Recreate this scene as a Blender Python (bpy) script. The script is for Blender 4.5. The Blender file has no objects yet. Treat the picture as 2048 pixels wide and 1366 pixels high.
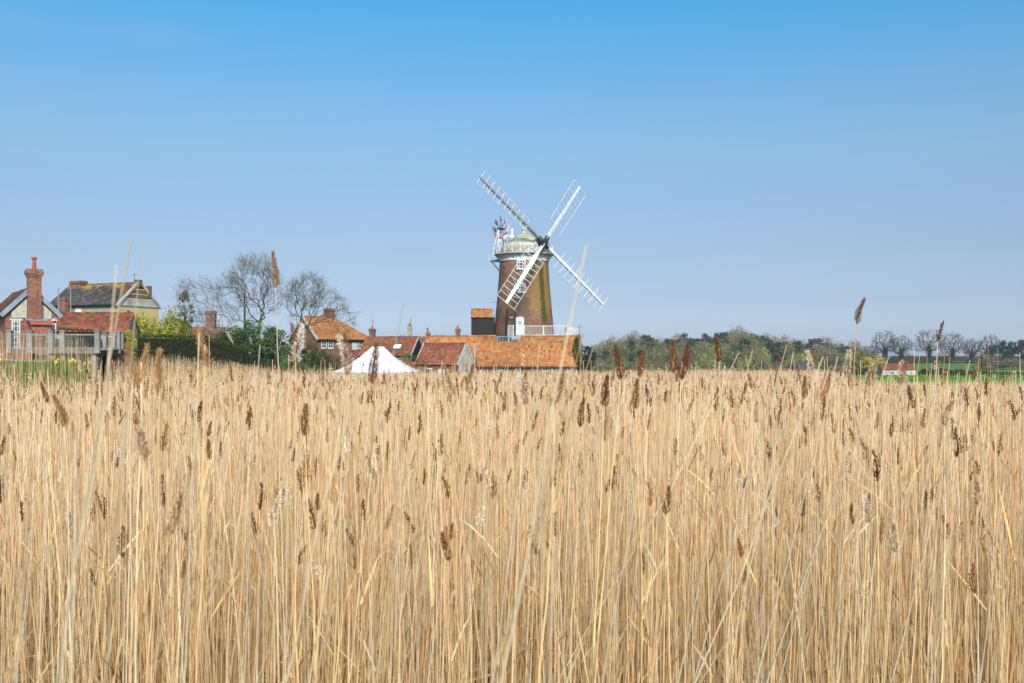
import bpy, math, random
import numpy as np
from mathutils import Matrix, Vector, Quaternion

random.seed(7)
RNG = np.random.default_rng(11)
R = math.radians
SC = bpy.context.scene
COL = SC.collection

# ------------------------------------------------------------------ camera
F, HY, ZC = 1991.1, 715.0, 3.6          # focal length in photo pixels, horizon row, eye height
cam_d = bpy.data.cameras.new('camera')
cam_d.lens = 35.0
cam_d.sensor_width = 36.0
cam_d.shift_y = (HY - 683.0) / 2048.0
cam_d.clip_start = 0.05
cam_d.clip_end = 12000
cam_d.dof.use_dof = True
cam_d.dof.focus_distance = 9.0
cam_d.dof.aperture_fstop = 6.3
cam = bpy.data.objects.new('camera', cam_d)
cam.location = (0, 0, ZC)
cam.rotation_euler = (math.pi / 2, 0, 0)
COL.objects.link(cam)
SC.camera = cam

# ------------------------------------------------------------------ sky, sun, exposure
SUN_EL, SUN_AZ = 38.0, 170.0             # azimuth measured from +Y (north) clockwise: behind the camera, to the right
world = bpy.data.worlds.new('World')
SC.world = world
world.use_nodes = True
wn, wl = world.node_tree.nodes, world.node_tree.links
wn.clear()
w_out = wn.new('ShaderNodeOutputWorld')
w_bg = wn.new('ShaderNodeBackground')
w_bg.inputs['Strength'].default_value = 0.0893
w_sky = wn.new('ShaderNodeTexSky')
w_sky.sky_type = 'NISHITA'
w_sky.sun_disc = False
w_sky.sun_elevation = R(SUN_EL)
w_sky.sun_rotation = R(SUN_AZ)
w_sky.altitude = 0
w_sky.air_density = 1.0
w_sky.dust_density = 1.0
w_sky.ozone_density = 2.0
# thin high haze: paler towards the horizon, deeper blue overhead, a few faint streaks of cirrus
w_co = wn.new('ShaderNodeTexCoord')
w_sep = wn.new('ShaderNodeSeparateXYZ')
w_ramp = wn.new('ShaderNodeValToRGB')
cr = w_ramp.color_ramp
SKY_STOPS = [(0.0, (0.894, 1.04, 1.458)), (0.0222, (0.595, 0.694, 1.045)), (0.0565, (0.51, 0.54, 0.755)),
             (0.1053, (0.528, 0.556, 0.639)), (0.1533, (0.577, 0.614, 0.69)), (0.2002, (0.611, 0.723, 0.744)),
             (0.2458, (0.555, 0.783, 0.842)), (0.2898, (0.446, 0.832, 0.925)), (0.3313, (0.316, 0.899, 1.031)),
             (1.0, (0.36, 0.92, 1.06))]
while len(cr.elements) < len(SKY_STOPS):
    cr.elements.new(0.5)
for e, (p, c) in zip(cr.elements, SKY_STOPS):
    e.position = p
    e.color = (*c, 1)
w_mul = wn.new('ShaderNodeMix'); w_mul.data_type = 'RGBA'; w_mul.blend_type = 'MULTIPLY'
w_mul.inputs['Factor'].default_value = 1.0
w_map = wn.new('ShaderNodeMapping')
w_map.inputs['Scale'].default_value = (1.4, 1.4, 9.0)
w_noi = wn.new('ShaderNodeTexNoise')
w_noi.inputs['Scale'].default_value = 1.6
w_noi.inputs['Detail'].default_value = 5
w_mr = wn.new('ShaderNodeMapRange')
w_mr.inputs['From Min'].default_value = 0.58
w_mr.inputs['From Max'].default_value = 0.80
w_mr.inputs['To Max'].default_value = 0.26
w_cl = wn.new('ShaderNodeMix'); w_cl.data_type = 'RGBA'
w_cl.inputs[7].default_value = (3.0, 3.5, 4.3, 1)
wl.new(w_co.outputs['Generated'], w_sep.inputs[0])
wl.new(w_sep.outputs['Z'], w_ramp.inputs[0])
wl.new(w_sky.outputs[0], w_mul.inputs[6])
wl.new(w_ramp.outputs[0], w_mul.inputs[7])
wl.new(w_co.outputs['Generated'], w_map.inputs[0])
wl.new(w_map.outputs[0], w_noi.inputs['Vector'])
wl.new(w_noi.outputs[0], w_mr.inputs[0])
wl.new(w_mr.outputs[0], w_cl.inputs[0])
wl.new(w_mul.outputs[2], w_cl.inputs[6])
wl.new(w_cl.outputs[2], w_bg.inputs[0])
wl.new(w_bg.outputs[0], w_out.inputs[0])

sun_d = bpy.data.lights.new('sun', 'SUN')
sun_d.energy = 3.3
sun_d.angle = R(18.0)
sun_d.color = (1.0, 0.94, 0.84)
sun = bpy.data.objects.new('sun', sun_d)
_el, _az = R(SUN_EL), R(SUN_AZ)
_dir = Vector((math.sin(_az) * math.cos(_el), math.cos(_az) * math.cos(_el), math.sin(_el)))
sun.rotation_euler = (-_dir).to_track_quat('-Z', 'Y').to_euler()
sun.location = (20, -30, 60)
COL.objects.link(sun)

SC.view_settings.view_transform = 'Standard'
SC.view_settings.look = 'None'
SC.view_settings.exposure = 0.9
SC.view_settings.gamma = 1.0
SC.view_settings.use_curve_mapping = False
SC.cycles.max_bounces = 8
SC.cycles.diffuse_bounces = 6
SC.cycles.transparent_max_bounces = 8

# ------------------------------------------------------------------ terrain height
def sst(v, a, b):
    t = np.clip((np.asarray(v, float) - a) / (b - a), 0, 1)
    return t * t * (3 - 2 * t)

def gz(x, y):
    x = np.asarray(x, float); y = np.asarray(y, float)
    z = 1.6 - 1.3 * sst(y, 4, 34)
    A = sst(-x - .42 * y, -1.0, 1.2)
    bank = A * 2.75 * sst(y, 46, 62) + (1 - A) * sst(-x, 12, 27) * (1.35 * sst(y, 52, 72) + 1.4 * sst(y, 86, 102))
    z = z + bank * (1 - 0.6 * sst(y, 130, 260))
    z = z - 1.3 * sst(x - .335 * y, -2.0, 3.0) * sst(y, 30, 70) * (1 - sst(y, 104, 150))
    z = z - 2.6 * sst(x, 10, 38) * sst(y, 104, 150)
    z = z + 5.5 * np.exp(-((x - 82) / 60) ** 2) * sst(y, 345, 470)
    z = z + 3.2 * sst(x, 110, 180) * sst(y, 300, 620) + 4.0 * sst(y, 620, 1600)
    z = z + 0.05 * np.sin(x * .9 + 1.3) * np.sin(y * .7) * sst(y, 2, 8)
    return z

def g(x, y):
    return float(gz(x, y))

def at(px, py, d):
    return Vector(((px - 1024.0) / F * d, d, ZC - (py - HY) / F * d))

def px2x(px, d):
    return (px - 1024.0) / F * d

# ------------------------------------------------------------------ tagging
def tag(o, label=None, cat=None, group=None, kind=None):
    if label: o['label'] = label
    if cat: o['category'] = cat
    if group: o['group'] = group
    if kind: o['kind'] = kind
    return o

def empty(name, loc, rz=0.0, label=None, cat=None, group=None):
    o = bpy.data.objects.new(name, None)
    o.empty_display_size = 0.3
    COL.objects.link(o)
    o.location = loc
    o.rotation_euler = (0, 0, rz)
    tag(o, label, cat, group)
    return o

# ------------------------------------------------------------------ materials
MATS = {}
def nt_new(name):
    m = bpy.data.materials.new(name)
    m.use_nodes = True
    n, l = m.node_tree.nodes, m.node_tree.links
    n.clear()
    out = n.new('ShaderNodeOutputMaterial')
    MATS[name] = m
    return m, n, l, out

def N(n, t, **kw):
    o = n.new(t)
    for k, v in kw.items():
        if k in o.inputs.keys():
            o.inputs[k].default_value = v
        else:
            setattr(o, k, v)
    return o

def noise(n, l, vec, scale, detail=4, rough=.55):
    t = N(n, 'ShaderNodeTexNoise', Scale=scale, Detail=detail, Roughness=rough)
    if vec is not None: l.new(vec, t.inputs['Vector'])
    return t.outputs[0]

def ramp(n, l, fac, stops):
    r = n.new('ShaderNodeValToRGB')
    e = r.color_ramp.elements
    while len(e) < len(stops): e.new(.5)
    for el, (p, c) in zip(e, stops):
        el.position = p
        el.color = (*c, 1) if len(c) == 3 else c
    l.new(fac, r.inputs[0])
    return r.outputs[0]

def mix(n, l, fac, a, b, blend='MIX'):
    m = n.new('ShaderNodeMix'); m.data_type = 'RGBA'; m.blend_type = blend
    for sock, v in ((m.inputs[0], fac), (m.inputs[6], a), (m.inputs[7], b)):
        if isinstance(v, (int, float)): sock.default_value = v
        elif isinstance(v, tuple): sock.default_value = (*v, 1)
        else: l.new(v, sock)
    return m.outputs[2]

def math_(n, l, op, a, b=None):
    m = n.new('ShaderNodeMath'); m.operation = op
    for sock, v in ((m.inputs[0], a), (m.inputs[1], b)):
        if v is None: continue
        if isinstance(v, (int, float)): sock.default_value = v
        else: l.new(v, sock)
    return m.outputs[0]

def pbsdf(n, l, out, color, rough=.7, spec=.3, metal=0.0, bump=None, bump_s=.3, bump_d=.02):
    b = n.new('ShaderNodeBsdfPrincipled')
    if isinstance(color, tuple): b.inputs['Base Color'].default_value = (*color, 1)
    else: l.new(color, b.inputs['Base Color'])
    b.inputs['Roughness'].default_value = rough
    b.inputs['Specular IOR Level'].default_value = spec
    b.inputs['Metallic'].default_value = metal
    if bump is not None:
        bp = N(n, 'ShaderNodeBump', Strength=bump_s, Distance=bump_d)
        l.new(bump, bp.inputs['Height'])
        l.new(bp.outputs[0], b.inputs['Normal'])
    l.new(b.outputs[0], out.inputs[0])
    return b

def objco(n):
    return n.new('ShaderNodeTexCoord').outputs['Object']

def m_plain(name, c, rough=.6, spec=.3, var=.18, scale=3.0, metal=0.0):
    m, n, l, out = nt_new(name)
    co = objco(n)
    f = noise(n, l, co, scale, 5)
    d = tuple(v * (1 - var * 1.6) for v in c)
    u = tuple(min(1, v * (1 + var)) for v in c)
    colr = ramp(n, l, f, [(.3, d), (.52, c), (.72, u)])
    pbsdf(n, l, out, colr, rough, spec, metal, noise(n, l, co, scale * 14, 3), .15, .01)
    return m

def wallvec(n, l, scale=1.0):
    co = objco(n)
    s = n.new('ShaderNodeSeparateXYZ'); l.new(co, s.inputs[0])
    a = math_(n, l, 'ADD', s.outputs[0], s.outputs[1])
    c = n.new('ShaderNodeCombineXYZ')
    l.new(a, c.inputs[0]); l.new(s.outputs[2], c.inputs[1])
    return c.outputs[0], co, s

def m_brick(name, c1, c2, mortar, dark=.5, tower=False, big=1.0):
    m, n, l, out = nt_new(name)
    vec, co, s = wallvec(n, l)
    if tower:
        a = math_(n, l, 'ARCTAN2', s.outputs[0], s.outputs[1])
        a = math_(n, l, 'MULTIPLY', a, 3.4)
        c = n.new('ShaderNodeCombineXYZ')
        l.new(a, c.inputs[0]); l.new(s.outputs[2], c.inputs[1])
        vec = c.outputs[0]
    b = N(n, 'ShaderNodeTexBrick', Scale=1.0)
    l.new(vec, b.inputs['Vector'])
    b.inputs['Color1'].default_value = (*c1, 1)
    b.inputs['Color2'].default_value = (*c2, 1)
    b.inputs['Mortar'].default_value = (*mortar, 1)
    b.inputs['Brick Width'].default_value = .24 * big
    b.inputs['Row Height'].default_value = .085 * big
    b.inputs['Mortar Size'].default_value = .009 * big
    b.inputs['Bias'].default_value = -.1
    vor = N(n, 'ShaderNodeTexVoronoi', Scale=5.0)
    sc = N(n, 'ShaderNodeMapping', Scale=(1, 2.6, 1)); l.new(vec, sc.inputs[0]); l.new(sc.outputs[0], vor.inputs['Vector'])
    hsv = N(n, 'ShaderNodeSeparateColor'); l.new(vor.outputs['Color'], hsv.inputs[0])
    t1 = ramp(n, l, hsv.outputs[0], [(.0, (.45, .42, .42)), (.35, (.85, .82, .8)), (.75, (1, 1, 1)), (1, (1.3, 1.2, 1.1))])
    colr = mix(n, l, .8, b.outputs[0], t1, 'MULTIPLY')
    t2 = ramp(n, l, noise(n, l, co, .55, 6, .65), [(.32, (dark, dark, dark)), (.55, (1, 1, 1)), (.75, (1.12, 1.05, 1))])
    colr = mix(n, l, 1.0, colr, t2, 'MULTIPLY')
    if tower:
        # weathering with a shape of its own: a broad ochre lichen bloom and a dark green run down the wall
        ang = math_(n, l, 'ARCTAN2', s.outputs[0], math_(n, l, 'MULTIPLY', s.outputs[1], -1.0))
        wob = math_(n, l, 'MULTIPLY', math_(n, l, 'SUBTRACT', noise(n, l, co, .9, 5), .5), .55)
        an = math_(n, l, 'ADD', ang, wob)
        def band(v, a0, a1, b1, b0):
            mr = N(n, 'ShaderNodeMapRange'); mr.interpolation_type = 'SMOOTHSTEP'
            l.new(v, mr.inputs[0]); mr.inputs[1].default_value = a0; mr.inputs[2].default_value = a1
            mr2 = N(n, 'ShaderNodeMapRange'); mr2.interpolation_type = 'SMOOTHSTEP'
            l.new(v, mr2.inputs[0]); mr2.inputs[1].default_value = b0; mr2.inputs[2].default_value = b1
            return math_(n, l, 'MULTIPLY', mr.outputs[0], mr2.outputs[0])
        zz = math_(n, l, 'ADD', s.outputs[2], math_(n, l, 'MULTIPLY', math_(n, l, 'SUBTRACT', noise(n, l, co, .7, 4), .5), 3.0))
        och = math_(n, l, 'MULTIPLY', band(an, .12, .36, 1.1, 1.4), band(zz, 8.0, 10.0, 13.8, 15.2))
        och = math_(n, l, 'MULTIPLY', och, ramp(n, l, noise(n, l, co, 3.0, 8, .8), [(.34, (0, 0, 0)), (.58, (1, 1, 1))]))
        colr = mix(n, l, math_(n, l, 'MULTIPLY', och, .8), colr, (.24, .165, .03))
        wob2 = math_(n, l, 'MULTIPLY', math_(n, l, 'SUBTRACT', noise(n, l, co, 1.6, 5), .5), .22)
        an2 = math_(n, l, 'ADD', ang, wob2)
        strk = math_(n, l, 'MULTIPLY', band(an2, .57, .68, .80, .92), band(zz, 6.4, 8.2, 13.6, 15.2))
        colr = mix(n, l, math_(n, l, 'MULTIPLY', strk, .92), colr, (.055, .052, .010))
        brown_patch = math_(n, l, 'MULTIPLY', band(an, -.55, -.35, .05, .3), band(zz, 5.0, 7.0, 9.6, 11.6))
        colr = mix(n, l, math_(n, l, 'MULTIPLY', brown_patch, .55), colr, (.085, .062, .035))  # darker brown patch on the lower wall, left of centre
    pbsdf(n, l, out, colr, .85, .2, 0, b.outputs['Fac'], .25, .008)
    return m

def m_flint(name, c1, c2, mortar):
    m, n, l, out = nt_new(name)
    co = objco(n)
    v = N(n, 'ShaderNodeTexVoronoi', Scale=9.0); l.new(co, v.inputs['Vector'])
    f = ramp(n, l, v.outputs['Distance'], [(.0, (1, 1, 1)), (.42, (1, 1, 1)), (.62, (0, 0, 0))])
    sc = N(n, 'ShaderNodeSeparateColor'); l.new(v.outputs['Color'], sc.inputs[0])
    st = ramp(n, l, sc.outputs[0], [(0, c1), (.6, c2), (1, tuple(min(1, x * 1.25) for x in c2))])
    colr = mix(n, l, f, mortar, st)
    t2 = ramp(n, l, noise(n, l, co, .6, 5), [(.3, (.72, .7, .66)), (.6, (1.05, 1.05, 1.05))])
    colr = mix(n, l, 1.0, colr, t2, 'MULTIPLY')
    pbsdf(n, l, out, colr, .85, .2, 0, f, .3, .01)
    return m

def m_attr(name, rough=.7, spec=.2, trans=0.0, nscale=0.0, nvar=.3, bump=0.0):
    """material whose base colour is the mesh's own 'col' attribute"""
    m, n, l, out = nt_new(name)
    a = N(n, 'ShaderNodeAttribute'); a.attribute_name = 'col'
    colr = a.outputs['Color']
    bmp = None
    if nscale:
        co = objco(n)
        nz = noise(n, l, co, nscale, 5, .65)
        colr = mix(n, l, 1.0, colr, ramp(n, l, nz, [(.3, (1 - nvar,) * 3), (.55, (1, 1, 1)), (.75, (1 + nvar * .5,) * 3)]), 'MULTIPLY')
        if bump: bmp = nz
    b = pbsdf(n, l, out, colr, rough, spec, 0, bmp, bump or .1, .01)
    if trans:
        t = N(n, 'ShaderNodeBsdfTranslucent'); l.new(colr, t.inputs[0])
        ms = N(n, 'ShaderNodeMixShader'); ms.inputs[0].default_value = trans
        l.new(b.outputs[0], ms.inputs[1]); l.new(t.outputs[0], ms.inputs[2]); l.new(ms.outputs[0], out.inputs[0])
    return m

def m_glass(name, c=(.02, .025, .03)):
    m, n, l, out = nt_new(name)
    f = noise(n, l, objco(n), 1.5, 3)
    colr = ramp(n, l, f, [(.35, c), (.7, tuple(v * 2.2 for v in c))])
    pbsdf(n, l, out, colr, .08, .6)
    return m

def m_board(name, c, var=.35, zs=1.0):
    m, n, l, out = nt_new(name)
    co = objco(n)
    mp = N(n, 'ShaderNodeMapping', Scale=(1.5, 1.5, 24 * zs)); l.new(co, mp.inputs[0])
    f = noise(n, l, mp.outputs[0], 1.0, 6, .6)
    colr = ramp(n, l, f, [(.3, tuple(v * (1 - var) for v in c)), (.55, c), (.75, tuple(min(1, v * (1 + var)) for v in c))])
    big = ramp(n, l, noise(n, l, co, .9, 4), [(.35, (.78,) * 3), (.6, (1.05,) * 3)])
    pbsdf(n, l, out, mix(n, l, 1.0, colr, big, 'MULTIPLY'), .7, .25, 0, f, .2, .006)
    return m

def m_ground():
    m, n, l, out = nt_new('ground_soil_grass')
    co = objco(n)
    s = N(n, 'ShaderNodeSeparateXYZ'); l.new(co, s.inputs[0])
    soil = ramp(n, l, noise(n, l, co, 6.0, 8, .7), [(.3, (.035, .026, .014)), (.5, (.085, .06, .03)), (.7, (.17, .125, .065))])
    grass = ramp(n, l, noise(n, l, co, .35, 8, .65), [(.3, (.045, .065, .014)), (.55, (.075, .115, .022)), (.75, (.12, .13, .04))])
    far = N(n, 'ShaderNodeMapRange'); l.new(s.outputs[1], far.inputs[0]); far.inputs[1].default_value = 55; far.inputs[2].default_value = 110
    pbsdf(n, l, out, mix(n, l, far.outputs[0], soil, grass), .95, .1, 0, noise(n, l, co, 9, 6), .4, .04)
    return m

def m_field(name, stops, scale=.25):
    m, n, l, out = nt_new(name)
    co = objco(n)
    mp = N(n, 'ShaderNodeMapping', Scale=(1, .25, 1)); l.new(co, mp.inputs[0])
    pbsdf(n, l, out, ramp(n, l, noise(n, l, mp.outputs[0], scale, 9, .7), stops), .95, .1)
    return m

m_ground()
m_field('pasture', [(.3, (.055, .11, .02)), (.55, (.09, .16, .028)), (.75, (.12, .18, .05))])
m_field('stubble', [(.3, (.11, .10, .045)), (.55, (.17, .17, .07)), (.75, (.16, .20, .07))])
m_brick('brick_mill', (.25, .105, .062), (.155, .072, .048), (.27, .215, .165), .5, tower=True, big=1.5)
m_brick('brick_red', (.29, .10, .058), (.21, .07, .043), (.33, .255, .205), .62)
m_brick('brick_old', (.23, .10, .06), (.155, .07, .045), (.24, .18, .14), .6)
m_flint('flint', (.22, .2, .17), (.5, .46, .39), (.46, .42, .34))
m_flint('flint_grey', (.16, .145, .115), (.32, .29, .23), (.30, .27, .21))
m_plain('render_yellow', (.52, .40, .19), .8, .2, .12, .8)
m_plain('render_grey', (.42, .39, .33), .85, .2, .25, .9)
m_plain('white_paint', (.56, .57, .58), .55, .3, .14, 2.2)
m_plain('white_worn', (.44, .44, .42), .6, .3, .22, 2.2)
m_plain('sail_paint', (.52, .54, .55), .6, .25, .16, 2.5)
m_plain('lead', (.21, .25, .31), .5, .5, .2, 2.0)
m_plain('iron', (.025, .025, .028), .5, .5, .3, 4.0)
m_plain('pipe_black', (.018, .02, .026), .4, .5, .2, 4.0)
m_plain('red_paint', (.55, .03, .04), .5, .4, .15, 3.0)
m_plain('tent_canvas', (.60, .62, .66), .55, .3, .04, .8)
m_plain('teal_paint', (.16, .29, .27), .5, .4, .15, 2.0)
m_plain('navy_paint', (.03, .05, .06), .4, .4, .2, 2.0)
m_plain('pot_clay', (.36, .085, .055), .7, .3, .25, 4.0)
m_plain('yellow_petal', (.80, .60, .02), .6, .2, .1, 20.0)
m_plain('brown_metal', (.09, .035, .02), .5, .4, .2, 6.0)
m_plain('cream_paint', (.72, .62, .36), .6, .3, .1, 3.0)
m_plain('pole_wood', (.055, .042, .03), .9, .1, .35, 3.0)
m_board('black_boards', (.019, .014, .012), .4)
m_board('grey_timber', (.26, .245, .225), .35)
m_board('deck_beam', (.17, .155, .135), .35)
m_attr('tiles', .8, .15, 0, 3.0, .18, .12)
m_attr('bark', .95, .08, 0, 2.2, .35)
m_attr('leaves', .6, .2, .28)
m_attr('reed', .75, .08, .12, 14.0, .22)
m_attr('plume', .85, .08, .18)
m_attr('cap_boards', .7, .25, 0, 2.6, .3)
m_glass('glass')
m_glass('glass_pale', (.12, .16, .19))
m_glass('glass_sky', (.45, .52, .58))
m, n, l, out = nt_new('clear_glass')
tb = N(n, 'ShaderNodeBsdfTransparent'); tb.inputs[0].default_value = (.88, .93, .93, 1)
gb = N(n, 'ShaderNodeBsdfGlossy', Roughness=.03); gb.inputs[0].default_value = (.9, .95, 1, 1)
fr = N(n, 'ShaderNodeFresnel', IOR=1.5)
ms = N(n, 'ShaderNodeMixShader')
mb_ = math_(n, l, 'MULTIPLY', fr.outputs[0], .8)
l.new(mb_, ms.inputs[0]); l.new(tb.outputs[0], ms.inputs[1]); l.new(gb.outputs[0], ms.inputs[2]); l.new(ms.outputs[0], out.inputs[0])

# ------------------------------------------------------------------ mesh building
class MB:
    def __init__(s): s.v = []; s.f = []; s.m = []; s.c = []; s.k = 0; s.usecol = False
    def add(s, verts, faces, mat=0, col=None):
        b = s.k
        s.v.extend([tuple(p) for p in verts]); s.k += len(verts)
        for f in faces:
            s.f.append([b + i for i in f]); s.m.append(mat)
        if col is not None: s.usecol = True
        s.c.extend([tuple(col) if col is not None else (1, 1, 1)] * len(verts))
        return s
    def box(s, lo, hi, mat=0, col=None):
        x0, y0, z0 = lo; x1, y1, z1 = hi
        v = [(x0, y0, z0), (x1, y0, z0), (x1, y1, z0), (x0, y1, z0), (x0, y0, z1), (x1, y0, z1), (x1, y1, z1), (x0, y1, z1)]
        return s.add(v, [(0, 3, 2, 1), (4, 5, 6, 7), (0, 1, 5, 4), (1, 2, 6, 5), (2, 3, 7, 6), (3, 0, 4, 7)], mat, col)
    def bar(s, p0, p1, w, h, up=(0, 0, 1), mat=0, col=None, w1=None, h1=None):
        p0 = Vector(p0); p1 = Vector(p1); d = (p1 - p0).normalized(); up = Vector(up)
        sd = d.cross(up)
        if sd.length < 1e-4: sd = d.cross(Vector((1, 0, 0)))
        sd.normalize(); u = sd.cross(d).normalized()
        w1 = w if w1 is None else w1; h1 = h if h1 is None else h1
        v = []
        for p, a, b in ((p0, w, h), (p1, w1, h1)):
            v += [p - sd * a / 2 - u * b / 2, p + sd * a / 2 - u * b / 2, p + sd * a / 2 + u * b / 2, p - sd * a / 2 + u * b / 2]
        return s.add(v, [(0, 3, 2, 1), (4, 5, 6, 7), (0, 1, 5, 4), (1, 2, 6, 5), (2, 3, 7, 6), (3, 0, 4, 7)], mat, col)
    def tube(s, pts, rad, n=8, mat=0, col=None, cap=True):
        pts = [Vector(p) for p in pts]
        if not isinstance(rad, (list, tuple)): rad = [rad] * len(pts)
        v = []; ref = None
        for i, p in enumerate(pts):
            d = (pts[min(i + 1, len(pts) - 1)] - pts[max(i - 1, 0)]).normalized()
            if ref is None:
                ref = Vector((1, 0, 0)) if abs(d.x) < .8 else Vector((0, 1, 0))
            a = (ref - d * ref.dot(d)).normalized(); b = d.cross(a); ref = a
            for k in range(n):
                t = 2 * math.pi * k / n
                v.append(p + (a * math.cos(t) + b * math.sin(t)) * rad[i])
        f = []
        for i in range(len(pts) - 1):
            for k in range(n):
                f.append((i * n + k, i * n + (k + 1) % n, (i + 1) * n + (k + 1) % n, (i + 1) * n + k))
        if cap:
            f.append(tuple(range(n))[::-1]); f.append(tuple((len(pts) - 1) * n + k for k in range(n)))
        return s.add(v, f, mat, col)
    def lathe(s, prof, n=24, mat=0, sx=1, sy=1, col=None, c=(0, 0)):
        v = []
        for r, z in prof:
            for k in range(n):
                t = 2 * math.pi * k / n
                v.append((c[0] + r * sx * math.cos(t), c[1] + r * sy * math.sin(t), z))
        f = []
        for i in range(len(prof) - 1):
            for k in range(n):
                f.append((i * n + k, i * n + (k + 1) % n, (i + 1) * n + (k + 1) % n, (i + 1) * n + k))
        f.append(tuple(range(n))[::-1]); f.append(tuple((len(prof) - 1) * n + k for k in range(n)))
        return s.add(v, f, mat, col)
    def prism(s, poly, d, mat=0, col=None):
        """closed 3D polygon (counter-clockwise seen against d) extruded by vector d"""
        k = len(poly); d = Vector(d)
        v = [Vector(p) for p in poly] + [Vector(p) + d for p in poly]
        f = [tuple(range(k))[::-1], tuple(range(k, 2 * k))]
        for i in range(k): f.append((i, (i + 1) % k, k + (i + 1) % k, k + i))
        return s.add(v, f, mat, col)
    def build(s, name, mats, parent=None, smooth=False, label=None, kind=None):
        me = bpy.data.meshes.new(name)
        me.from_pydata(s.v, [], s.f)
        for mm in (mats if isinstance(mats, (list, tuple)) else [mats]): me.materials.append(MATS[mm])
        me.polygons.foreach_set('material_index', s.m)
        if smooth: me.polygons.foreach_set('use_smooth', [True] * len(s.f))
        if s.usecol:
            a = me.attributes.new('col', 'FLOAT_COLOR', 'POINT')
            arr = np.ones((len(s.v), 4), np.float32); arr[:, :3] = np.array(s.c, np.float32)
            a.data.foreach_set('color', arr.ravel())
        me.update()
        o = bpy.data.objects.new(name, me)
        COL.objects.link(o)
        if parent is not None: o.parent = parent
        tag(o, label, None, None, kind)
        return o

def np_mesh(name, chunks, mats):
    """chunks: list of (verts (n,3), faces (m,k), col (n,3), mat index)"""
    vs, cs, loops, tot, mi = [], [], [], [], []
    off = 0
    for v, f, c, mt in chunks:
        if len(v) == 0: continue
        vs.append(v); cs.append(np.broadcast_to(c, (len(v), 3)))
        loops.append((f + off).ravel()); tot.append(np.full(len(f), f.shape[1], np.int32)); mi.append(np.full(len(f), mt, np.int32))
        off += len(v)
    v = np.concatenate(vs).astype(np.float32); c = np.concatenate(cs).astype(np.float32)
    lo = np.concatenate(loops).astype(np.int32); to = np.concatenate(tot); mi = np.concatenate(mi)
    me = bpy.data.meshes.new(name)
    me.vertices.add(len(v)); me.vertices.foreach_set('co', v.ravel())
    me.loops.add(len(lo)); me.loops.foreach_set('vertex_index', lo)
    me.polygons.add(len(to))
    st = np.concatenate([[0], np.cumsum(to)[:-1]]).astype(np.int32)
    me.polygons.foreach_set('loop_start', st)
    me.polygons.foreach_set('material_index', mi)
    for mm in mats: me.materials.append(MATS[mm])
    a = me.attributes.new('col', 'FLOAT_COLOR', 'POINT')
    c4 = np.ones((len(v), 4), np.float32); c4[:, :3] = c
    a.data.foreach_set('color', c4.ravel())
    me.update(calc_edges=True)
    return me

def obj(name, me, parent=None, loc=(0, 0, 0)):
    o = bpy.data.objects.new(name, me)
    COL.objects.link(o)
    if parent is not None: o.parent = parent
    o.location = loc
    return o

def copy_tree(o, parent=None):
    c = o.copy(); COL.objects.link(c); c.parent = parent
    for ch in list(o.children): copy_tree(ch, c)
    return c

# ------------------------------------------------------------------ the ground and the fields
def axis(lo, hi, n, k):
    t = np.linspace(-1, 1, n)
    s = np.sinh(t * k) / math.sinh(k)
    return np.where(s < 0, -s * lo, s * hi)

gx = axis(-4000, 4000, 171, 6.6)
gy = 90 + axis(-600, 6000, 181, 6.0)
GX, GY = np.meshgrid(gx, gy)
GZ = gz(GX, GY)
nx_, ny_ = len(gx), len(gy)
idx = np.arange(nx_ * ny_).reshape(ny_, nx_)
gf = np.stack([idx[:-1, :-1], idx[:-1, 1:], idx[1:, 1:], idx[1:, :-1]], -1).reshape(-1, 4)
gv = np.stack([GX, GY, GZ], -1).reshape(-1, 3)
ground = obj('ground', np_mesh('ground', [(gv, gf, np.array([1, 1, 1.]), 0)], ['ground_soil_grass']))
ground['kind'] = 'structure'
ground.data.polygons.foreach_set('use_smooth', [True] * len(gf))

def field(name, x0, x1, y0, y1, mat, skew=0.0, nx=60, ny=40, lift=.35):
    u, v = np.meshgrid(np.linspace(0, 1, nx), np.linspace(0, 1, ny))
    Y = y0 + (y1 - y0) * v
    X = (x0 + (x1 - x0) * u) * (Y / y0) ** skew
    Z = gz(X, Y) + lift
    i = np.arange(nx * ny).reshape(ny, nx)
    f = np.stack([i[:-1, :-1], i[:-1, 1:], i[1:, 1:], i[1:, :-1]], -1).reshape(-1, 4)
    o = obj(name, np_mesh(name, [(np.stack([X, Y, Z], -1).reshape(-1, 3), f, np.array([1, 1, 1.]), 0)], [mat]))
    o['kind'] = 'structure'
    return o

field('pasture_field', 118, 330, 325, 520, 'pasture', .9)
field('stubble_field', 180, 520, 535, 640, 'stubble', .9)
# ------------------------------------------------------------------ roofs, windows, chimneys
def in_poly(u, v, poly):
    inside = np.zeros(u.shape, bool)
    k = len(poly)
    for i in range(k):
        x0, y0 = poly[i]; x1, y1 = poly[(i + 1) % k]
        if y0 == y1: continue
        c = ((y0 > v) != (y1 > v)) & (u < (x1 - x0) * (v - y0) / (y1 - y0) + x0)
        inside ^= c
    return inside

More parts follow.
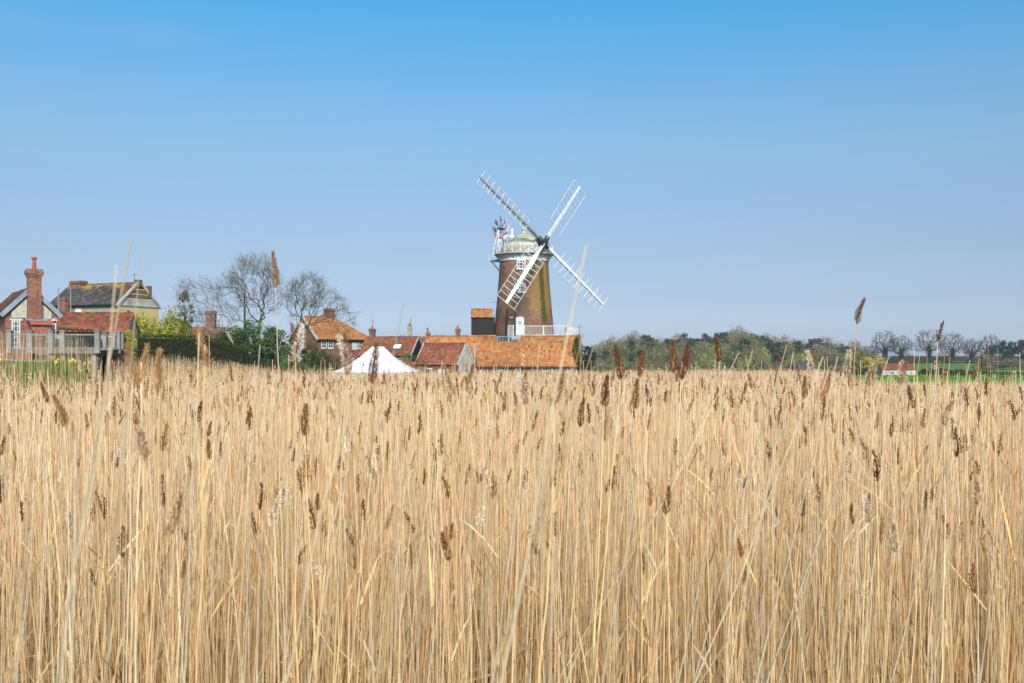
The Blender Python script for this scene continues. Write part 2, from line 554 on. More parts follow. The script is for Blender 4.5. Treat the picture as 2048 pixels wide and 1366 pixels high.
PAL = {
    'orange': [((.345, .145, .057), 6), ((.385, .17, .066), 5), ((.30, .118, .050), 4), ((.26, .10, .048), 1.8), ((.10, .08, .075), .16), ((.37, .19, .07), 2)],
    'rust': [((.23, .078, .043), 5), ((.27, .105, .054), 3), ((.175, .062, .038), 3), ((.13, .075, .052), 1.5), ((.22, .13, .07), 1)],
    'red': [((.21, .064, .034), 5), ((.26, .088, .042), 3), ((.16, .052, .032), 3), ((.085, .055, .042), 1.6), ((.14, .11, .055), .7)],
    'brown': [((.15, .065, .042), 5), ((.19, .08, .05), 3), ((.11, .055, .04), 3), ((.08, .05, .045), 2)],
    'slate': [((.055, .055, .058), 5), ((.08, .07, .065), 3), ((.04, .04, .045), 3), ((.17, .075, .04), .7), ((.11, .10, .09), 1.5)],
}

def tile_chunk(O, U, V, poly, pal, tw=.27, th=.33, lichen=None, seed=0):
    """real pantiles laid on a roof plane: one rolled, tilted tile each"""
    rng = np.random.default_rng(seed + 5)
    O = np.array(O, float); U = np.array(U, float); V = np.array(V, float)
    Nn = np.cross(U, V); Nn /= np.linalg.norm(Nn)
    P = np.array(poly)
    us = np.arange(P[:, 0].min(), P[:, 0].max() + tw, tw); vs = np.arange(P[:, 1].min(), P[:, 1].max() + th, th)
    uu, vv = np.meshgrid(us, vs)
    uu = uu.ravel(); vv = vv.ravel()
    k = in_poly(uu + tw / 2, vv + th * .45, poly)
    uu = uu[k]; vv = vv[k]
    n = len(uu)
    if n == 0: return None
    cu = np.array([0, .30, .52, .78, 1.03]) * tw
    ch = np.array([.03, .0, .03, .08, .034])
    drop = .05 + .016 * rng.random(n)
    tilt = (rng.random(n) - .5) * .02
    sl = (rng.random(n) - .5) * .03
    verts = np.zeros((n, 15, 3))
    for row, (dv, hh) in enumerate(((th * 1.12, .012), (-.01, 1.0), (-.012, -1.0))):
        for c in range(5):
            h = ch[c] + (hh if row == 0 else (drop if row == 1 else drop - .03)) + tilt * (cu[c] / tw)
            verts[:, row * 5 + c, :] = O + np.outer(uu + cu[c] + (sl * .3 if row else 0), U) + np.outer(vv + dv + sl, V) + np.outer(h, Nn)
    f = []
    for c in range(4):
        f.append((5 + c, 6 + c, 1 + c, c)); f.append((10 + c, 11 + c, 6 + c, 5 + c))
    F_ = (np.arange(n)[:, None, None] * 15 + np.array(f)[None]).reshape(-1, 4)
    cols = np.array([p[0] for p in PAL[pal]]); w = np.array([p[1] for p in PAL[pal]], float); w /= w.sum()
    c = cols[rng.choice(len(cols), n, p=w)] * (.89 + .22 * rng.random((n, 1)))
    # repaired and weathered patches: slow drift over the roof
    ph = rng.random(4) * 6
    dr = 1 + .10 * np.sin(uu * .55 + ph[0] + .4 * np.sin(vv * .9 + ph[1])) + .10 * np.sin(vv * 1.3 + uu * .25 + ph[2])
    c = c * dr[:, None]
    if lichen is not None:
        lc, amt, vmin = lichen
        q = (rng.random(n) < amt) & (vv > P[:, 1].max() * vmin + .35 * np.sin(uu * 1.3))
        c[q] = np.array(lc) * (.8 + .4 * rng.random((q.sum(), 1)))
    C = np.repeat(c, 15, 0)
    return (verts.reshape(-1, 3), F_, C, 0)

def tiles_part(parent, chunks):
    chunks = [c for c in chunks if c is not None]
    o = obj('roof_tiles', np_mesh('roof_tiles', chunks, ['tiles']), parent)
    o['kind'] = 'stuff'
    return o

def ridge_tiles(parent, p0, p1, pal='orange', r=.13, seed=1):
    rng = random.Random(seed)
    p0 = Vector(p0); p1 = Vector(p1); L = (p1 - p0).length; d = (p1 - p0) / L
    s = Vector((0, 0, 1)).cross(d).normalized(); u = d.cross(s)
    mb = MB(); k = max(1, int(L / .42)); stp = L / k
    pl = [q[0] for q in PAL[pal][:4]]
    for i in range(k):
        a = p0 + d * (i * stp); b = p0 + d * ((i + 1) * stp + .02)
        rr = r * rng.uniform(.95, 1.08)
        v = []
        for p, q in ((a, rr), (b, rr * .95)):
            for j in range(6):
                t = math.pi * j / 5
                v.append(p + s * math.cos(t) * q + u * (math.sin(t) * q - .03))
        f = [(j, j + 1, 7 + j, 6 + j) for j in range(5)] + [(0, 1, 2, 3, 4, 5)]
        c = rng.choice(pl); m_ = rng.uniform(.8, 1.15)
        mb.add(v, f, 0, tuple(x * m_ for x in c))
    return mb.build('ridge_tiles', 'tiles', parent, kind='stuff')

def gable_house(e, L, W, z0, ze, zr, wallmat, pal, over=.22, gover=.12, lichen=None, seed=0, notch=None, barge=None, gables=True, tw=.27, ridgepal=None, x0=0.0):
    """local frame: ridge along x (x0..L), front wall at y=0, back at y=W"""
    mb = MB()
    poly = [(x0, 0, z0), (x0, W, z0), (x0, W, ze), (x0, W / 2, zr - .06), (x0, 0, ze)]
    if notch is not None: poly = [(x0, 0, z0), (x0, W, z0), (x0, W, ze), (x0, 0, ze)]
    mb.prism(poly[::-1], (L - x0, 0, 0))
    wall = mb.build('wall', wallmat, e)
    sl = Vector((0, W / 2, zr - ze)); slen = sl.length; V = sl / slen
    ov = over
    mb = MB(); chunks = []
    for side in (0, 1):
        if side == 0:
            O = Vector((x0 - gover, 0, ze)) - V * ov; U = Vector((1, 0, 0)); Vd = V
        else:
            O = Vector((L + gover, W, ze)) - Vector((0, -V.y, V.z)) * ov; U = Vector((-1, 0, 0)); Vd = Vector((0, -V.y, V.z))
        LL = L - x0 + 2 * gover; S = slen + ov
        pol = [(0, 0), (LL, 0), (LL, S), (0, S)]
        if notch is not None and side == 0:
            n0, n1, nv = notch
            pol = [(0, 0), (LL, 0), (LL, S), (n1 - x0 + gover, S), (n1 - x0 + gover, S - nv), (n0 - x0 + gover, S - nv), (n0 - x0 + gover, S), (0, S)]
        if notch is not None and side == 1:
            n0, n1, nv = notch
            pol = [(0, 0), (LL, 0), (LL, S), (L + gover - n0, S), (L + gover - n0, S - nv), (L + gover - n1, S - nv), (L + gover - n1, S), (0, S)]
        nn = U.cross(Vd)
        mb.prism([O + U * a + Vd * b - nn * .07 for a, b in pol], nn * .075)
        chunks.append(tile_chunk(O + nn * .01, U, Vd, pol, pal, tw=tw, lichen=lichen, seed=seed + side))
    roof = mb.build('roof', 'pole_wood', e)
    tiles_part(roof, chunks)
    rp = ridgepal or pal
    if notch is None:
        ridge_tiles(roof, (x0 - gover, W / 2, zr + .07), (L + gover, W / 2, zr + .07), rp, seed=seed)
    else:
        n0, n1, nv = notch
        ridge_tiles(roof, (x0 - gover, W / 2, zr + .07), (n0, W / 2, zr + .07), rp, seed=seed)
        ridge_tiles(roof, (n1, W / 2, zr + .07), (L + gover, W / 2, zr + .07), rp, seed=seed + 1)
        yv = V * (slen - nv)
        ridge_tiles(roof, (n0, yv.y, ze + yv.z + .06), (n1, yv.y, ze + yv.z + .06), rp, seed=seed + 2)
    if barge:
        for xx in barge[1]:
            for side in (0, 1):
                mb = MB()
                a = Vector((xx, -V.y * ov, ze - V.z * ov)); b = Vector((xx, W / 2, zr + .03))
                if side: a.y = W - a.y
                mb.bar(a, b, .07, .26)
                mb.build('bargeboard', barge[0], e)
    return wall, roof

def window(parent, P, Rt, w, h, nx=2, nz=3, mat='white_paint', glass='glass', sill=True, fw=.07, name='window', proud=.05):
    """frame standing proud of the wall at P (bottom centre); Rt = unit vector to the right seen from outside"""
    Rt = Vector(Rt).normalized(); up = Vector((0, 0, 1)); nrm = Rt.cross(up).normalized()
    P = Vector(P)
    def q(u, v, d): return P + Rt * u + up * v + nrm * d
    mb = MB()
    def blk(u0, u1, v0, v1, d0, d1):
        v = [q(u0, v0, d1), q(u1, v0, d1), q(u1, v0, d0), q(u0, v0, d0), q(u0, v1, d1), q(u1, v1, d1), q(u1, v1, d0), q(u0, v1, d0)]
        mb.add(v, [(0, 3, 2, 1), (4, 5, 6, 7), (0, 1, 5, 4), (1, 2, 6, 5), (2, 3, 7, 6), (3, 0, 4, 7)])
    blk(-w / 2, -w / 2 + fw, 0, h, -.05, proud); blk(w / 2 - fw, w / 2, 0, h, -.05, proud)
    blk(-w / 2 + fw, w / 2 - fw, 0, fw, -.05, proud - .002); blk(-w / 2 + fw, w / 2 - fw, h - fw, h, -.05, proud - .002)
    g_ = fw * .55
    for i in range(1, nx):
        u = -w / 2 + w * i / nx
        blk(u - g_ / 2, u + g_ / 2, fw, h - fw, 0, proud - .012)
    for i in range(1, nz):
        v = h * i / nz
        blk(-w / 2 + fw, w / 2 - fw, v - g_ / 2, v + g_ / 2, 0, proud - .016)
    if sill: blk(-w / 2 - .05, w / 2 + .05, -.07, -.002, -.05, proud + .06)
    fo = mb.build(name, mat, parent)
    mb = MB(); blk(-w / 2 + fw, w / 2 - fw, fw, h - fw, -.04, .012)
    mb.build('pane', glass, fo)
    return fo

def chimney(parent, x, y, z0, z1, sx, sy, mat='brick_old', pots=1, poth=.45, potr=.13, cap=.07, lichen=False):
    mb = MB()
    zc = z1 - .32
    mb.box((x - sx / 2, y - sy / 2, z0), (x + sx / 2, y + sy / 2, zc))
    mb.box((x - sx / 2 - cap, y - sy / 2 - cap, zc), (x + sx / 2 + cap, y + sy / 2 + cap, zc + .2))
    mb.box((x - sx / 2 - cap * .4, y - sy / 2 - cap * .4, zc + .2), (x + sx / 2 + cap * .4, y + sy / 2 + cap * .4, z1))
    c = mb.build('chimney', mat, parent)
    for i in range(pots):
        px_ = x + (i - (pots - 1) / 2) * (sx / max(1, pots)) * .9
        mb = MB(); mb.lathe([(potr, z1 - .02), (potr * .88, z1 + poth * .8), (potr * 1.25, z1 + poth * .84), (potr * 1.25, z1 + poth), (potr * .7, z1 + poth)], 10, c=(px_, y))
        mb.build('chimney_pot', 'pot_clay', c)
    return c

def aerial(parent, p, h, w=.9):
    mb = MB(); p = Vector(p)
    mb.tube([p, p + Vector((0, 0, h))], .022, 5)
    mb.tube([p + Vector((-w / 2, 0, h * .72)), p + Vector((w / 2, 0, h * .72))], .018, 5)
    for k in (-.4, -.15, .15, .4):
        mb.tube([p + Vector((w * k, -.18, h * .72)), p + Vector((w * k, .18, h * .72))], .012, 4)
    return mb.build('aerial', 'iron', parent)

# ------------------------------------------------------------------ the windmill
MX, MY = 1.386, 115.0
mill = empty('windmill', (MX, MY, 0), 0, 'brick tower windmill with white lattice sails and a red and white fantail', 'windmill')
def tower_r(z):
    return float(np.interp(z, [-.5, 0, 3, 6.2, 10, 12.5, 14.62], [4.3, 4.22, 3.82, 3.50, 3.14, 2.93, 2.80]))
mb = MB()
mb.lathe([(tower_r(z), z) for z in np.linspace(-.5, 14.62, 26)], 64)
tower = mb.build('tower', 'brick_mill', mill, smooth=True)
mb = MB(); mb.lathe([(2.80, 14.62), (2.90, 14.63), (2.90, 15.12), (2.92, 15.42), (2.4, 15.45)], 48)
mb.build('curb_band', 'white_paint', mill)

PSI, TAU, AA, RS = R(38.2), R(15.5), R(43.4), 10.35
nh = Vector((math.sin(PSI), -math.cos(PSI), 0))
e1 = Vector((math.cos(PSI), math.sin(PSI), 0))
n3 = Vector((nh.x * math.cos(TAU), nh.y * math.cos(TAU), math.sin(TAU)))
e2 = n3.cross(e1).normalized()
if e2.z < 0: e2 = -e2
HUB = Vector((3.55 - MX, 112.18 - MY, 16.55))
CAPROT = math.atan2(nh.y, nh.x)

# cap: a boarded dome drawn out along the windshaft, bands of lapped boards
prof = [(2.62, 15.44), (2.66, 15.75), (2.58, 16.15), (2.34, 16.55), (2.0, 16.85), (1.62, 17.1), (1.2, 17.4), (.72, 17.74), (.34, 17.95)]
stp = []
for i in range(len(prof) - 1):
    (ra, za), (rb, zb) = prof[i], prof[i + 1]
    for k in range(2):
        t0, t1 = k / 2, (k + 1) / 2
        stp += [(ra + (rb - ra) * t0 + .02, za + (zb - za) * t0), (ra + (rb - ra) * t1 + .02, za + (zb - za) * t1 - .004)]
rng = random.Random(3)
mb = MB()
nseg = 40
for i in range(0, len(stp) - 1):
    (ra, za), (rb, zb) = stp[i], stp[i + 1]
    for k in range(nseg):
        t0, t1 = 2 * math.pi * k / nseg, 2 * math.pi * (k + 1) / nseg
        q = [(ra * 1.12 * math.cos(t0), ra * math.sin(t0), za), (ra * 1.12 * math.cos(t1), ra * math.sin(t1), za), (rb * 1.12 * math.cos(t1), rb * math.sin(t1), zb), (rb * 1.12 * math.cos(t0), rb * math.sin(t0), zb)]
        tm = (t0 + t1) / 2
        # lichen gathers in soft drifts along the lapped boards
        li = .5 + .28 * math.sin(tm * 2.0 + 1.1 + za * .7) + .22 * math.sin(tm * 5.0 - za * 2.3) + .16 * math.sin(za * 6.1 + tm) + rng.uniform(-.12, .12)
        li = min(1.0, max(0.0, li))
        b0 = (.47, .47, .43) if i % 4 else (.36, .36, .32)
        c = tuple(b0[q_] * (1 - li) + (.33, .28, .085)[q_] * li for q_ in range(3))
        mb.add(q, [(0, 1, 2, 3)], 0, c)
cap = mb.build('cap', 'cap_boards', mill)
cap.rotation_euler = (0, 0, CAPROT)
mb = MB(); mb.lathe([(.34, 17.93), (.36, 18.0), (.24, 18.06), (.24, 18.3), (.36, 18.34), (.33, 18.42), (.12, 18.5), (.1, 18.75), (.02, 18.8)], 12)
mb.build('finial', 'white_worn', mill)
# storm door wall and neck where the windshaft leaves the cap
mb = MB()
c0 = nh * 2.55; c1 = nh * 3.05
mb.prism([c0 - e1 * .75 + Vector((0, 0, 15.5)), c0 + e1 * .75 + Vector((0, 0, 15.5)), c0 + e1 * .7 + Vector((0, 0, 16.9)), c0 + Vector((0, 0, 17.25)), c0 - e1 * .7 + Vector((0, 0, 16.9))], nh * .42)
mb.build('storm_board', 'white_worn', mill)
mb = MB(); mb.tube([HUB - n3 * 2.2, HUB - n3 * .2], [.3, .26], 12)
mb.build('windshaft', 'iron', mill)
mb = MB()
Mh = Matrix((e1.lerp(e2, 0) * 1.0, n3, e2)).transposed()
def sail_axes(th):
    rad = e1 * math.cos(th) + e2 * math.sin(th)
    lat = n3.cross(rad).normalized()
    return rad, lat
r0, l0 = sail_axes(math.pi - AA)
for rr, ll, dn in ((r0, l0, .0), (l0, -r0, .24)):
    mb.bar(HUB + n3 * dn - rr * .85, HUB + n3 * dn + rr * .85, .46, .3, up=n3)
mb.tube([HUB - n3 * .35, HUB + n3 * .5], .34, 10)
mb.build('canister', 'iron', mill)

def twist(r): return R(float(np.interp(r, [2.5, 10.3], [21, 7])))
def make_sail(th, dn, wm='sail_paint', sm_='white_worn', ww=1.0):
    rad, lat = sail_axes(th)
    M = Matrix((lat, n3, rad)).transposed().to_4x4()
    M.translation = HUB + n3 * dn
    mb = MB()
    # whip with its leading boards: a long tapering plank following the twist
    rs = np.linspace(.35, RS, 14)
    ring = []
    for r_ in rs:
        t = twist(max(r_, 2.5)); w = .30 if r_ < 2.4 else ww * float(np.interp(r_, [2.4, RS], [.50, .34])); h = float(np.interp(r_, [0, RS], [.28, .12]))
        cx, cy = math.cos(t), math.sin(t)
        for a, b in ((-1, -1), (1, -1), (1, 1), (-1, 1)):
            u = a * w / 2; v = b * h / 2
            ring.append((u * cx - v * cy, u * cy + v * cx, r_))
    fs = []
    for i in range(len(rs) - 1):
        for k in range(4): fs.append((i * 4 + k, i * 4 + (k + 1) % 4, i * 4 + 4 + (k + 1) % 4, i * 4 + 4 + k))
    fs += [(3, 2, 1, 0), tuple(len(ring) - 4 + k for k in range(4))]
    mb.add(ring, fs)
    s = mb.build('sail', wm, mill)
    s.matrix_local = M
    nb = 10
    ends = {-1: [], 1: []}
    bars = np.linspace(2.75, RS - .12, nb)
    for r_ in bars:
        t = twist(r_)
        for sd, ln in ((-1, 1.28), (1, 1.12)):
            a = Vector((sd * .2 * math.cos(t), sd * .2 * math.sin(t), r_)); b = Vector((sd * ln * math.cos(t), sd * ln * math.sin(t), r_ + .02))
            ends[sd].append(b)
            mb = MB(); mb.bar(a, b, .05, .06)
            mb.build('sail_bar', 'sail_paint', s)
    for sd in (-1, 1):
        mb = MB()
        for a, b in zip(ends[sd][:-1], ends[sd][1:]): mb.bar(a, b, .045, .05, up=(0, 1, 0))
        mb.build('hem_lath', 'sail_paint', s)
    # diagonal stays between the heel bars and the whip, white clamps round the stock
    for r_ in bars[1:-1:2]:
        t = twist(r_)
        for sd in (-1, 1):
            mb = MB(); mb.bar((sd * .95 * math.cos(t), sd * .95 * math.sin(t), r_ + .02), (sd * .22 * math.cos(t), sd * .22 * math.sin(t) - .08, r_ + .42), .03, .03)
            mb.build('stay', 'sail_paint', s)
    for r_ in bars[:-2]:
        t = twist(r_); w = ww * float(np.interp(r_, [2.4, RS], [.58, .40]))
        mb = MB(); mb.bar((-w / 2 * math.cos(t), -w / 2 * math.sin(t), r_), (w / 2 * math.cos(t), w / 2 * math.sin(t), r_), .09, .34)
        mb.build('clamp', 'sail_paint', s)
    mb = MB(); mb.bar((0, -.16, .1), (0, -.12, RS * .93), .2, .22, up=(0, 1, 0), w1=.11, h1=.10)
    mb.build('stock', sm_, s)
for k, th in enumerate((math.pi - AA, math.pi / 2 - AA, 1.5 * math.pi - AA, 2 * math.pi - AA)):
    make_sail(th, .24 if k in (1, 2) else .0, 'grey_timber' if k == 0 else 'sail_paint', 'deck_beam' if k == 0 else 'white_worn', 1.0 if k == 2 else .72)  # upper-left sail: shade on its boards put in as greyer materials

# gallery round the cap
GR = 3.32
mb = MB(); mb.lathe([(2.86, 15.40), (GR + .1, 15.40), (GR + .1, 15.52), (2.5, 15.53)], 48)
mb.build('gallery_floor', 'white_worn', mill)
npost = 22
gp = [Vector((GR * math.cos(2 * math.pi * k / npost), GR * math.sin(2 * math.pi * k / npost), 0)) for k in range(npost)]
skip = []
for k in range(npost):
    a = gp[k]; b = gp[(k + 1) % npost]
    mid = ((a + b) / 2).normalized()
    if mid.dot(nh) > .93: continue
    mb = MB(); mb.bar(a + Vector((0, 0, 15.5)), a + Vector((0, 0, 16.5)), .07, .07)
    mb.build('gallery_post', 'white_paint', mill)
    mb = MB()
    for z in (16.5, 15.72): mb.bar(a + Vector((0, 0, z)), b + Vector((0, 0, z)), .04, .05)
    mb.bar(a + Vector((0, 0, 15.74)), b + Vector((0, 0, 16.48)), .035, .04); mb.bar(b + Vector((0, 0, 15.74)), a + Vector((0, 0, 16.48)), .035, .04)
    mb.build('gallery_rail', 'white_paint', mill)
# brackets under the gallery
for k in range(0, npost):
    a = gp[k].normalized()
    mb = MB(); mb.bar(a * 2.9 + Vector((0, 0, 14.85)), a * 3.3 + Vector((0, 0, 15.38)), .06, .06)
    mb.build('gallery_bracket', 'white_worn', mill)

# fan stage and fantail
back = -nh
def fp(b, s, z): return back * b + e1 * s + Vector((0, 0, z))
mb = MB()
mb.prism([fp(2.6, -1.5, 15.0), fp(2.6, 1.5, 15.0), fp(5.1, 1.1, 15.0), fp(5.1, -1.1, 15.0)][::-1], (0, 0, .14))
mb.build('fan_stage', 'white_worn', mill)
for s_ in (-1.0, 1.0):
    mb = MB(); mb.bar(fp(4.9, s_, 15.0), fp(2.85, s_ * .8, 13.2), .1, .1); mb.build('stage_strut', 'white_worn', mill)
    for b0 in (3.7, 5.0):
        mb = MB(); mb.bar(fp(b0, s_, 15.1), fp(4.4, s_ * .32, 18.95), .13, .13, w1=.09, h1=.09); mb.build('fan_post', 'white_paint', mill)
    mb = MB(); mb.bar(fp(3.95, s_ * .72, 16.5), fp(4.85, s_ * .72, 16.5), .07, .07); mb.build('fan_rung', 'white_paint', mill)
    mb = MB(); mb.bar(fp(4.12, s_ * .55, 17.5), fp(4.65, s_ * .55, 17.5), .06, .06); mb.build('fan_rung', 'white_paint', mill)
for b0, b1 in ((3.2, 4.15), (4.15, 5.1)):
    for s_ in (-1.25, 1.25):
        mb = MB()
        mb.bar(fp(b0, s_, 16.1), fp(b1, s_, 16.1), .05, .06); mb.bar(fp(b1, s_, 15.1), fp(b1, s_, 16.15), .06, .06)
        mb.bar(fp(b0, s_, 15.15), fp(b1, s_, 16.05), .035, .04)
        mb.build('stage_rail', 'white_paint', mill)
mb = MB(); mb.box((-.42, -.42, 15.5), (.42, .42, 17.75)); mb.lathe([(.42, 17.7), (.46, 17.76), (.3, 17.95), (.1, 18.0)], 12)
mb.tube([(.12, 0, 17.9), (.12, 0, 18.75)], .17, 10)
hs = mb.build('gear_housing', 'white_paint', mill); hs.location = fp(2.55, .15, 0); hs.rotation_euler = (0, 0, CAPROT)
FC = fp(4.4, 0, 18.9)
mb = MB(); mb.tube([FC - e1 * .5, FC + e1 * .5], .12, 8)
for k in range(8):
    t = math.pi / 4 * k + .0
    d = nh * math.cos(t) + Vector((0, 0, 1)) * math.sin(t)
    mb.bar(FC, FC + d * 1.2, .04, .04, up=e1)
    d2 = nh * math.cos(t + math.pi / 4) + Vector((0, 0, 1)) * math.sin(t + math.pi / 4)
    mb.bar(FC + d * .5, FC + d2 * .5, .03, .03, up=e1)
fan = mb.build('fantail', 'iron', mill)
for k in range(8):
    t = math.pi / 4 * k
    pts = {}
    mbw, mbr = MB(), MB()
    for mbb, ra, rb, dd in ((mbw, 1.10, 1.62, 0), (mbr, .98, 1.16, .02)):
        v = []
        for j in range(5):
            s_ = (j / 4 - .5) * 2
            tt = t + s_ * R(16)
            d = nh * math.cos(tt) + Vector((0, 0, 1)) * math.sin(tt)
            for rr in (ra, rb):
                v.append(FC + d * rr + e1 * (s_ * .13 - dd)); v.append(FC + d * rr + e1 * (s_ * .13 + dd + .03))
        f = []
        for j in range(4):
            a = j * 4
            f += [(a, a + 4, a + 6, a + 2), (a + 1, a + 3, a + 7, a + 5), (a + 2, a + 6, a + 7, a + 3), (a, a + 1, a + 5, a + 4)]
        f += [(0, 2, 3, 1), (16, 17, 19, 18)]
        mbb.add(v, f)
    mbw.build('fan_blade', 'white_paint', fan)
    mbr.build('blade_stripe', 'red_paint', fan)

# windows, door, pipes and fittings on the tower
def on_tower(px, z, d=0.0):
    x = (px - 1024) / F * 111.6 - MX
    r_ = tower_r(z) + d
    y = -math.sqrt(max(.01, r_ * r_ - x * x))
    return Vector((x, y, z)), Vector((-y, x, 0)).normalized()
for px, py0, py1, w in ((1042.5, 519, 538, 1.0), (1044, 566, 585, .86)):
    d = 112.1
    z0 = ZC + (HY - py1) / F * d; z1 = ZC + (HY - py0) / F * d
    P, Rt = on_tower(px, z0, .02)
    window(tower, P, Rt, w, z1 - z0, 3, 3, fw=.13, proud=.10)
P, Rt = on_tower(1040, 6.08, .02)
nrm = Rt.cross(Vector((0, 0, 1)))
dr = MB()
w, h = .92, 2.1
arch = [(-w / 2, 0), (w / 2, 0), (w / 2, h - .12), (w * .3, h - .03), (0, h), (-w * .3, h - .03), (-w / 2, h - .12)]
dr.prism([P + Rt * a + Vector((0, 0, b)) - nrm * .1 for a, b in arch], nrm * .2)
door = dr.build('door', 'white_paint', tower)
window(door, P + nrm * .1 + Vector((0, 0, 1.15)), Rt, .34, .46, 2, 2, sill=False, fw=.05, name='door_light', glass='glass_pale', proud=.02)
mb = MB(); mb.tube([P + nrm * .16 + Rt * .34 + Vector((0, 0, .98)), P + nrm * .16 + Rt * .26 + Vector((0, 0, .98))], .025, 6); mb.build('door_handle', 'iron', door)
for px0, px1, za, zb, rr in ((1014.5, 1010.5, 9.2, 5.0, .085), (1030.5, 1030, 8.9, 6.0, .04)):
    pts = []
    for k in range(8):
        t = k / 7
        pp, _ = on_tower(px0 + (px1 - px0) * t, za + (zb - za) * t, .1)
        pts.append(pp)
    mb = MB(); mb.tube(pts, rr, 8); mb.build('downpipe', 'pipe_black', tower)
for px, pz, w, h, mm in ((1023.5, 8.05, .42, .12, 'white_paint'), (1031.3, 8.75, .2, .24, 'lead')):  # white sign and small lead-coloured box on the wall, no lamps
    pp, rt = on_tower(px, pz, .03); nn = rt.cross(Vector((0, 0, 1)))
    mb = MB(); mb.prism([pp - rt * w / 2, pp + rt * w / 2, pp + rt * w / 2 + Vector((0, 0, h)), pp - rt * w / 2 + Vector((0, 0, h))], nn * .08); mb.build('wall_fitting', mm, tower)
pp, rt = on_tower(992, 9.95, .05); mb = MB(); p2, _ = on_tower(1010, 9.85, .06); mb.tube([pp - Vector((.55, 0, -.02)), pp, p2], .025, 5); mb.build('iron_arm', 'iron', tower)

# first-floor balcony in front of the tower
BZ, BY0, BY1 = 6.0, -4.72, -2.2
BX0, BX1 = -1.85, 4.75
mb = MB(); mb.box((BX0, BY0, BZ - .16), (BX1, BY1, BZ)); mb.build('balcony_floor', 'white_worn', mill)
for px_, py_ in ((BX0 + .1, BY0 + .1), (BX1 - .1, BY0 + .1), (1.5, BY0 + .1)):
    zb = -.2
    mb = MB(); mb.box((px_ - .09, py_ - .09, zb), (px_ + .09, py_ + .09, BZ - .16)); mb.build('balcony_leg', 'white_worn', mill)
def railing(p0, p1, zb, h, step=.165, posts=(0., .5, 1.), parent=mill, mat='white_paint'):
    p0 = Vector(p0); p1 = Vector(p1); L = (p1 - p0).length
    for zz, t in ((h, .07), (.1, .06)):
        mb = MB(); mb.bar(p0 + Vector((0, 0, zb + zz)), p1 + Vector((0, 0, zb + zz)), .06, t); mb.build('handrail', mat, parent)
    for t in posts:
        q = p0.lerp(p1, t); mb = MB(); mb.box((q.x - .045, q.y - .045, zb), (q.x + .045, q.y + .045, zb + h + .06)); mb.build('rail_post', mat, parent)
    k = int(L / step)
    for i in range(1, k):
        q = p0.lerp(p1, i / k)
        mb = MB(); mb.box((q.x - .016, q.y - .016, zb + .1), (q.x + .016, q.y + .016, zb + h)); mb.build('baluster', mat, parent)
XM = (1044 - 1024) / F * 110.3 - MX
railing((XM + .25, BY0 + .06, 0), (BX1 - .05, BY0 + .06, 0), BZ, 1.1, posts=(0., .45, 1.))
railing((BX1 - .05, BY0 + .2, 0), (BX1 - .05, BY1 + .9, 0), BZ, 1.1, step=.1, posts=(1.,))
railing((BX0 + .05, BY0 + .06, 0), (BX0 + .62, BY0 + .06, 0), BZ, 1.15, step=.075, posts=(0., 1.))
# solid white side screen of the balcony, at its far right corner
mb = MB(); mb.box((BX1 + .01, BY0 + .1, BZ - .1), (BX1 + 1.15, BY0 + .16, BZ + .98)); mb.build('side_screen', 'white_worn', mill)
mb = MB(); mb.box((BX1 + 1.07, BY0 + .0, 4.2), (BX1 + 1.17, BY0 + .095, BZ + 1.05)); mb.build('rail_post', 'white_worn', mill)

# black weatherboarded annexe beside the tower
ax0, ax1 = px2x(943.5, 113) , px2x(989, 113)
an = empty('weatherboard_annexe', (ax0, 112.2, 0), 0, 'black weatherboarded annexe with small orange pantile roof beside the tower', 'annexe')
AW = ax1 - ax0
mb = MB(); mb.prism([(0, 0, -.2), (0, 2.2, -.2), (0, 2.2, 8.15), (0, 1.1, 8.85), (0, 0, 8.15)][::-1], (AW, 0, 0)); mb.build('wall', 'black_boards', an)
for k in range(16):
    z = 5.4 + k * .172
    mb = MB(); mb.add([(-.02, -.045, z), (AW, -.045, z), (AW, -.004, z + .175), (-.02, -.004, z + .175), (-.02, 0, z), (AW, 0, z)], [(0, 1, 2, 3), (0, 4, 5, 1), (0, 3, 4)])
    mb.build('weatherboard', 'black_boards', an)
    mb = MB(); mb.add([(-.045, 2.2, z), (-.045, 0, z), (-.004, 0, z + .175), (-.004, 2.2, z + .175)], [(0, 1, 2, 3)]); mb.build('weatherboard', 'black_boards', an)
mb = MB(); V = Vector((0, 1.1, .82)).normalized(); S = 1.55
ch = []
for O, U, Vd in ((Vector((-.1, -.15, 8.06)), Vector((1, 0, 0)), V), (Vector((AW - .25, 2.35, 8.06)), Vector((-1, 0, 0)), Vector((0, -V.y, V.z)))):
    LL = AW - .15; pol = [(0, 0), (LL, 0), (LL, S), (0, S)]; nn = U.cross(Vd)
    mb.prism([O + U * a + Vd * b - nn * .06 for a, b in pol], nn * .065)
    ch.append(tile_chunk(O + nn * .01, U, Vd, pol, 'orange', seed=77))
ro = mb.build('roof', 'pole_wood', an); tiles_part(ro, ch)
ridge_tiles(ro, (-.1, 1.08, 9.1), (AW - .25, 1.08, 9.1), 'orange')
mb = MB(); mb.box((AW - .26, -.2, 8.1), (AW - .02, 1.1, 8.16)); 
mb = MB(); mb.prism([Vector((AW - .24, -.15, 8.1)), Vector((AW + .1, -.15, 8.1)), Vector((AW + .1, 1.08, 9.08)), Vector((AW - .24, 1.08, 9.08))], (0, -.03, .05)); mb.build('flashing', 'lead', ro)

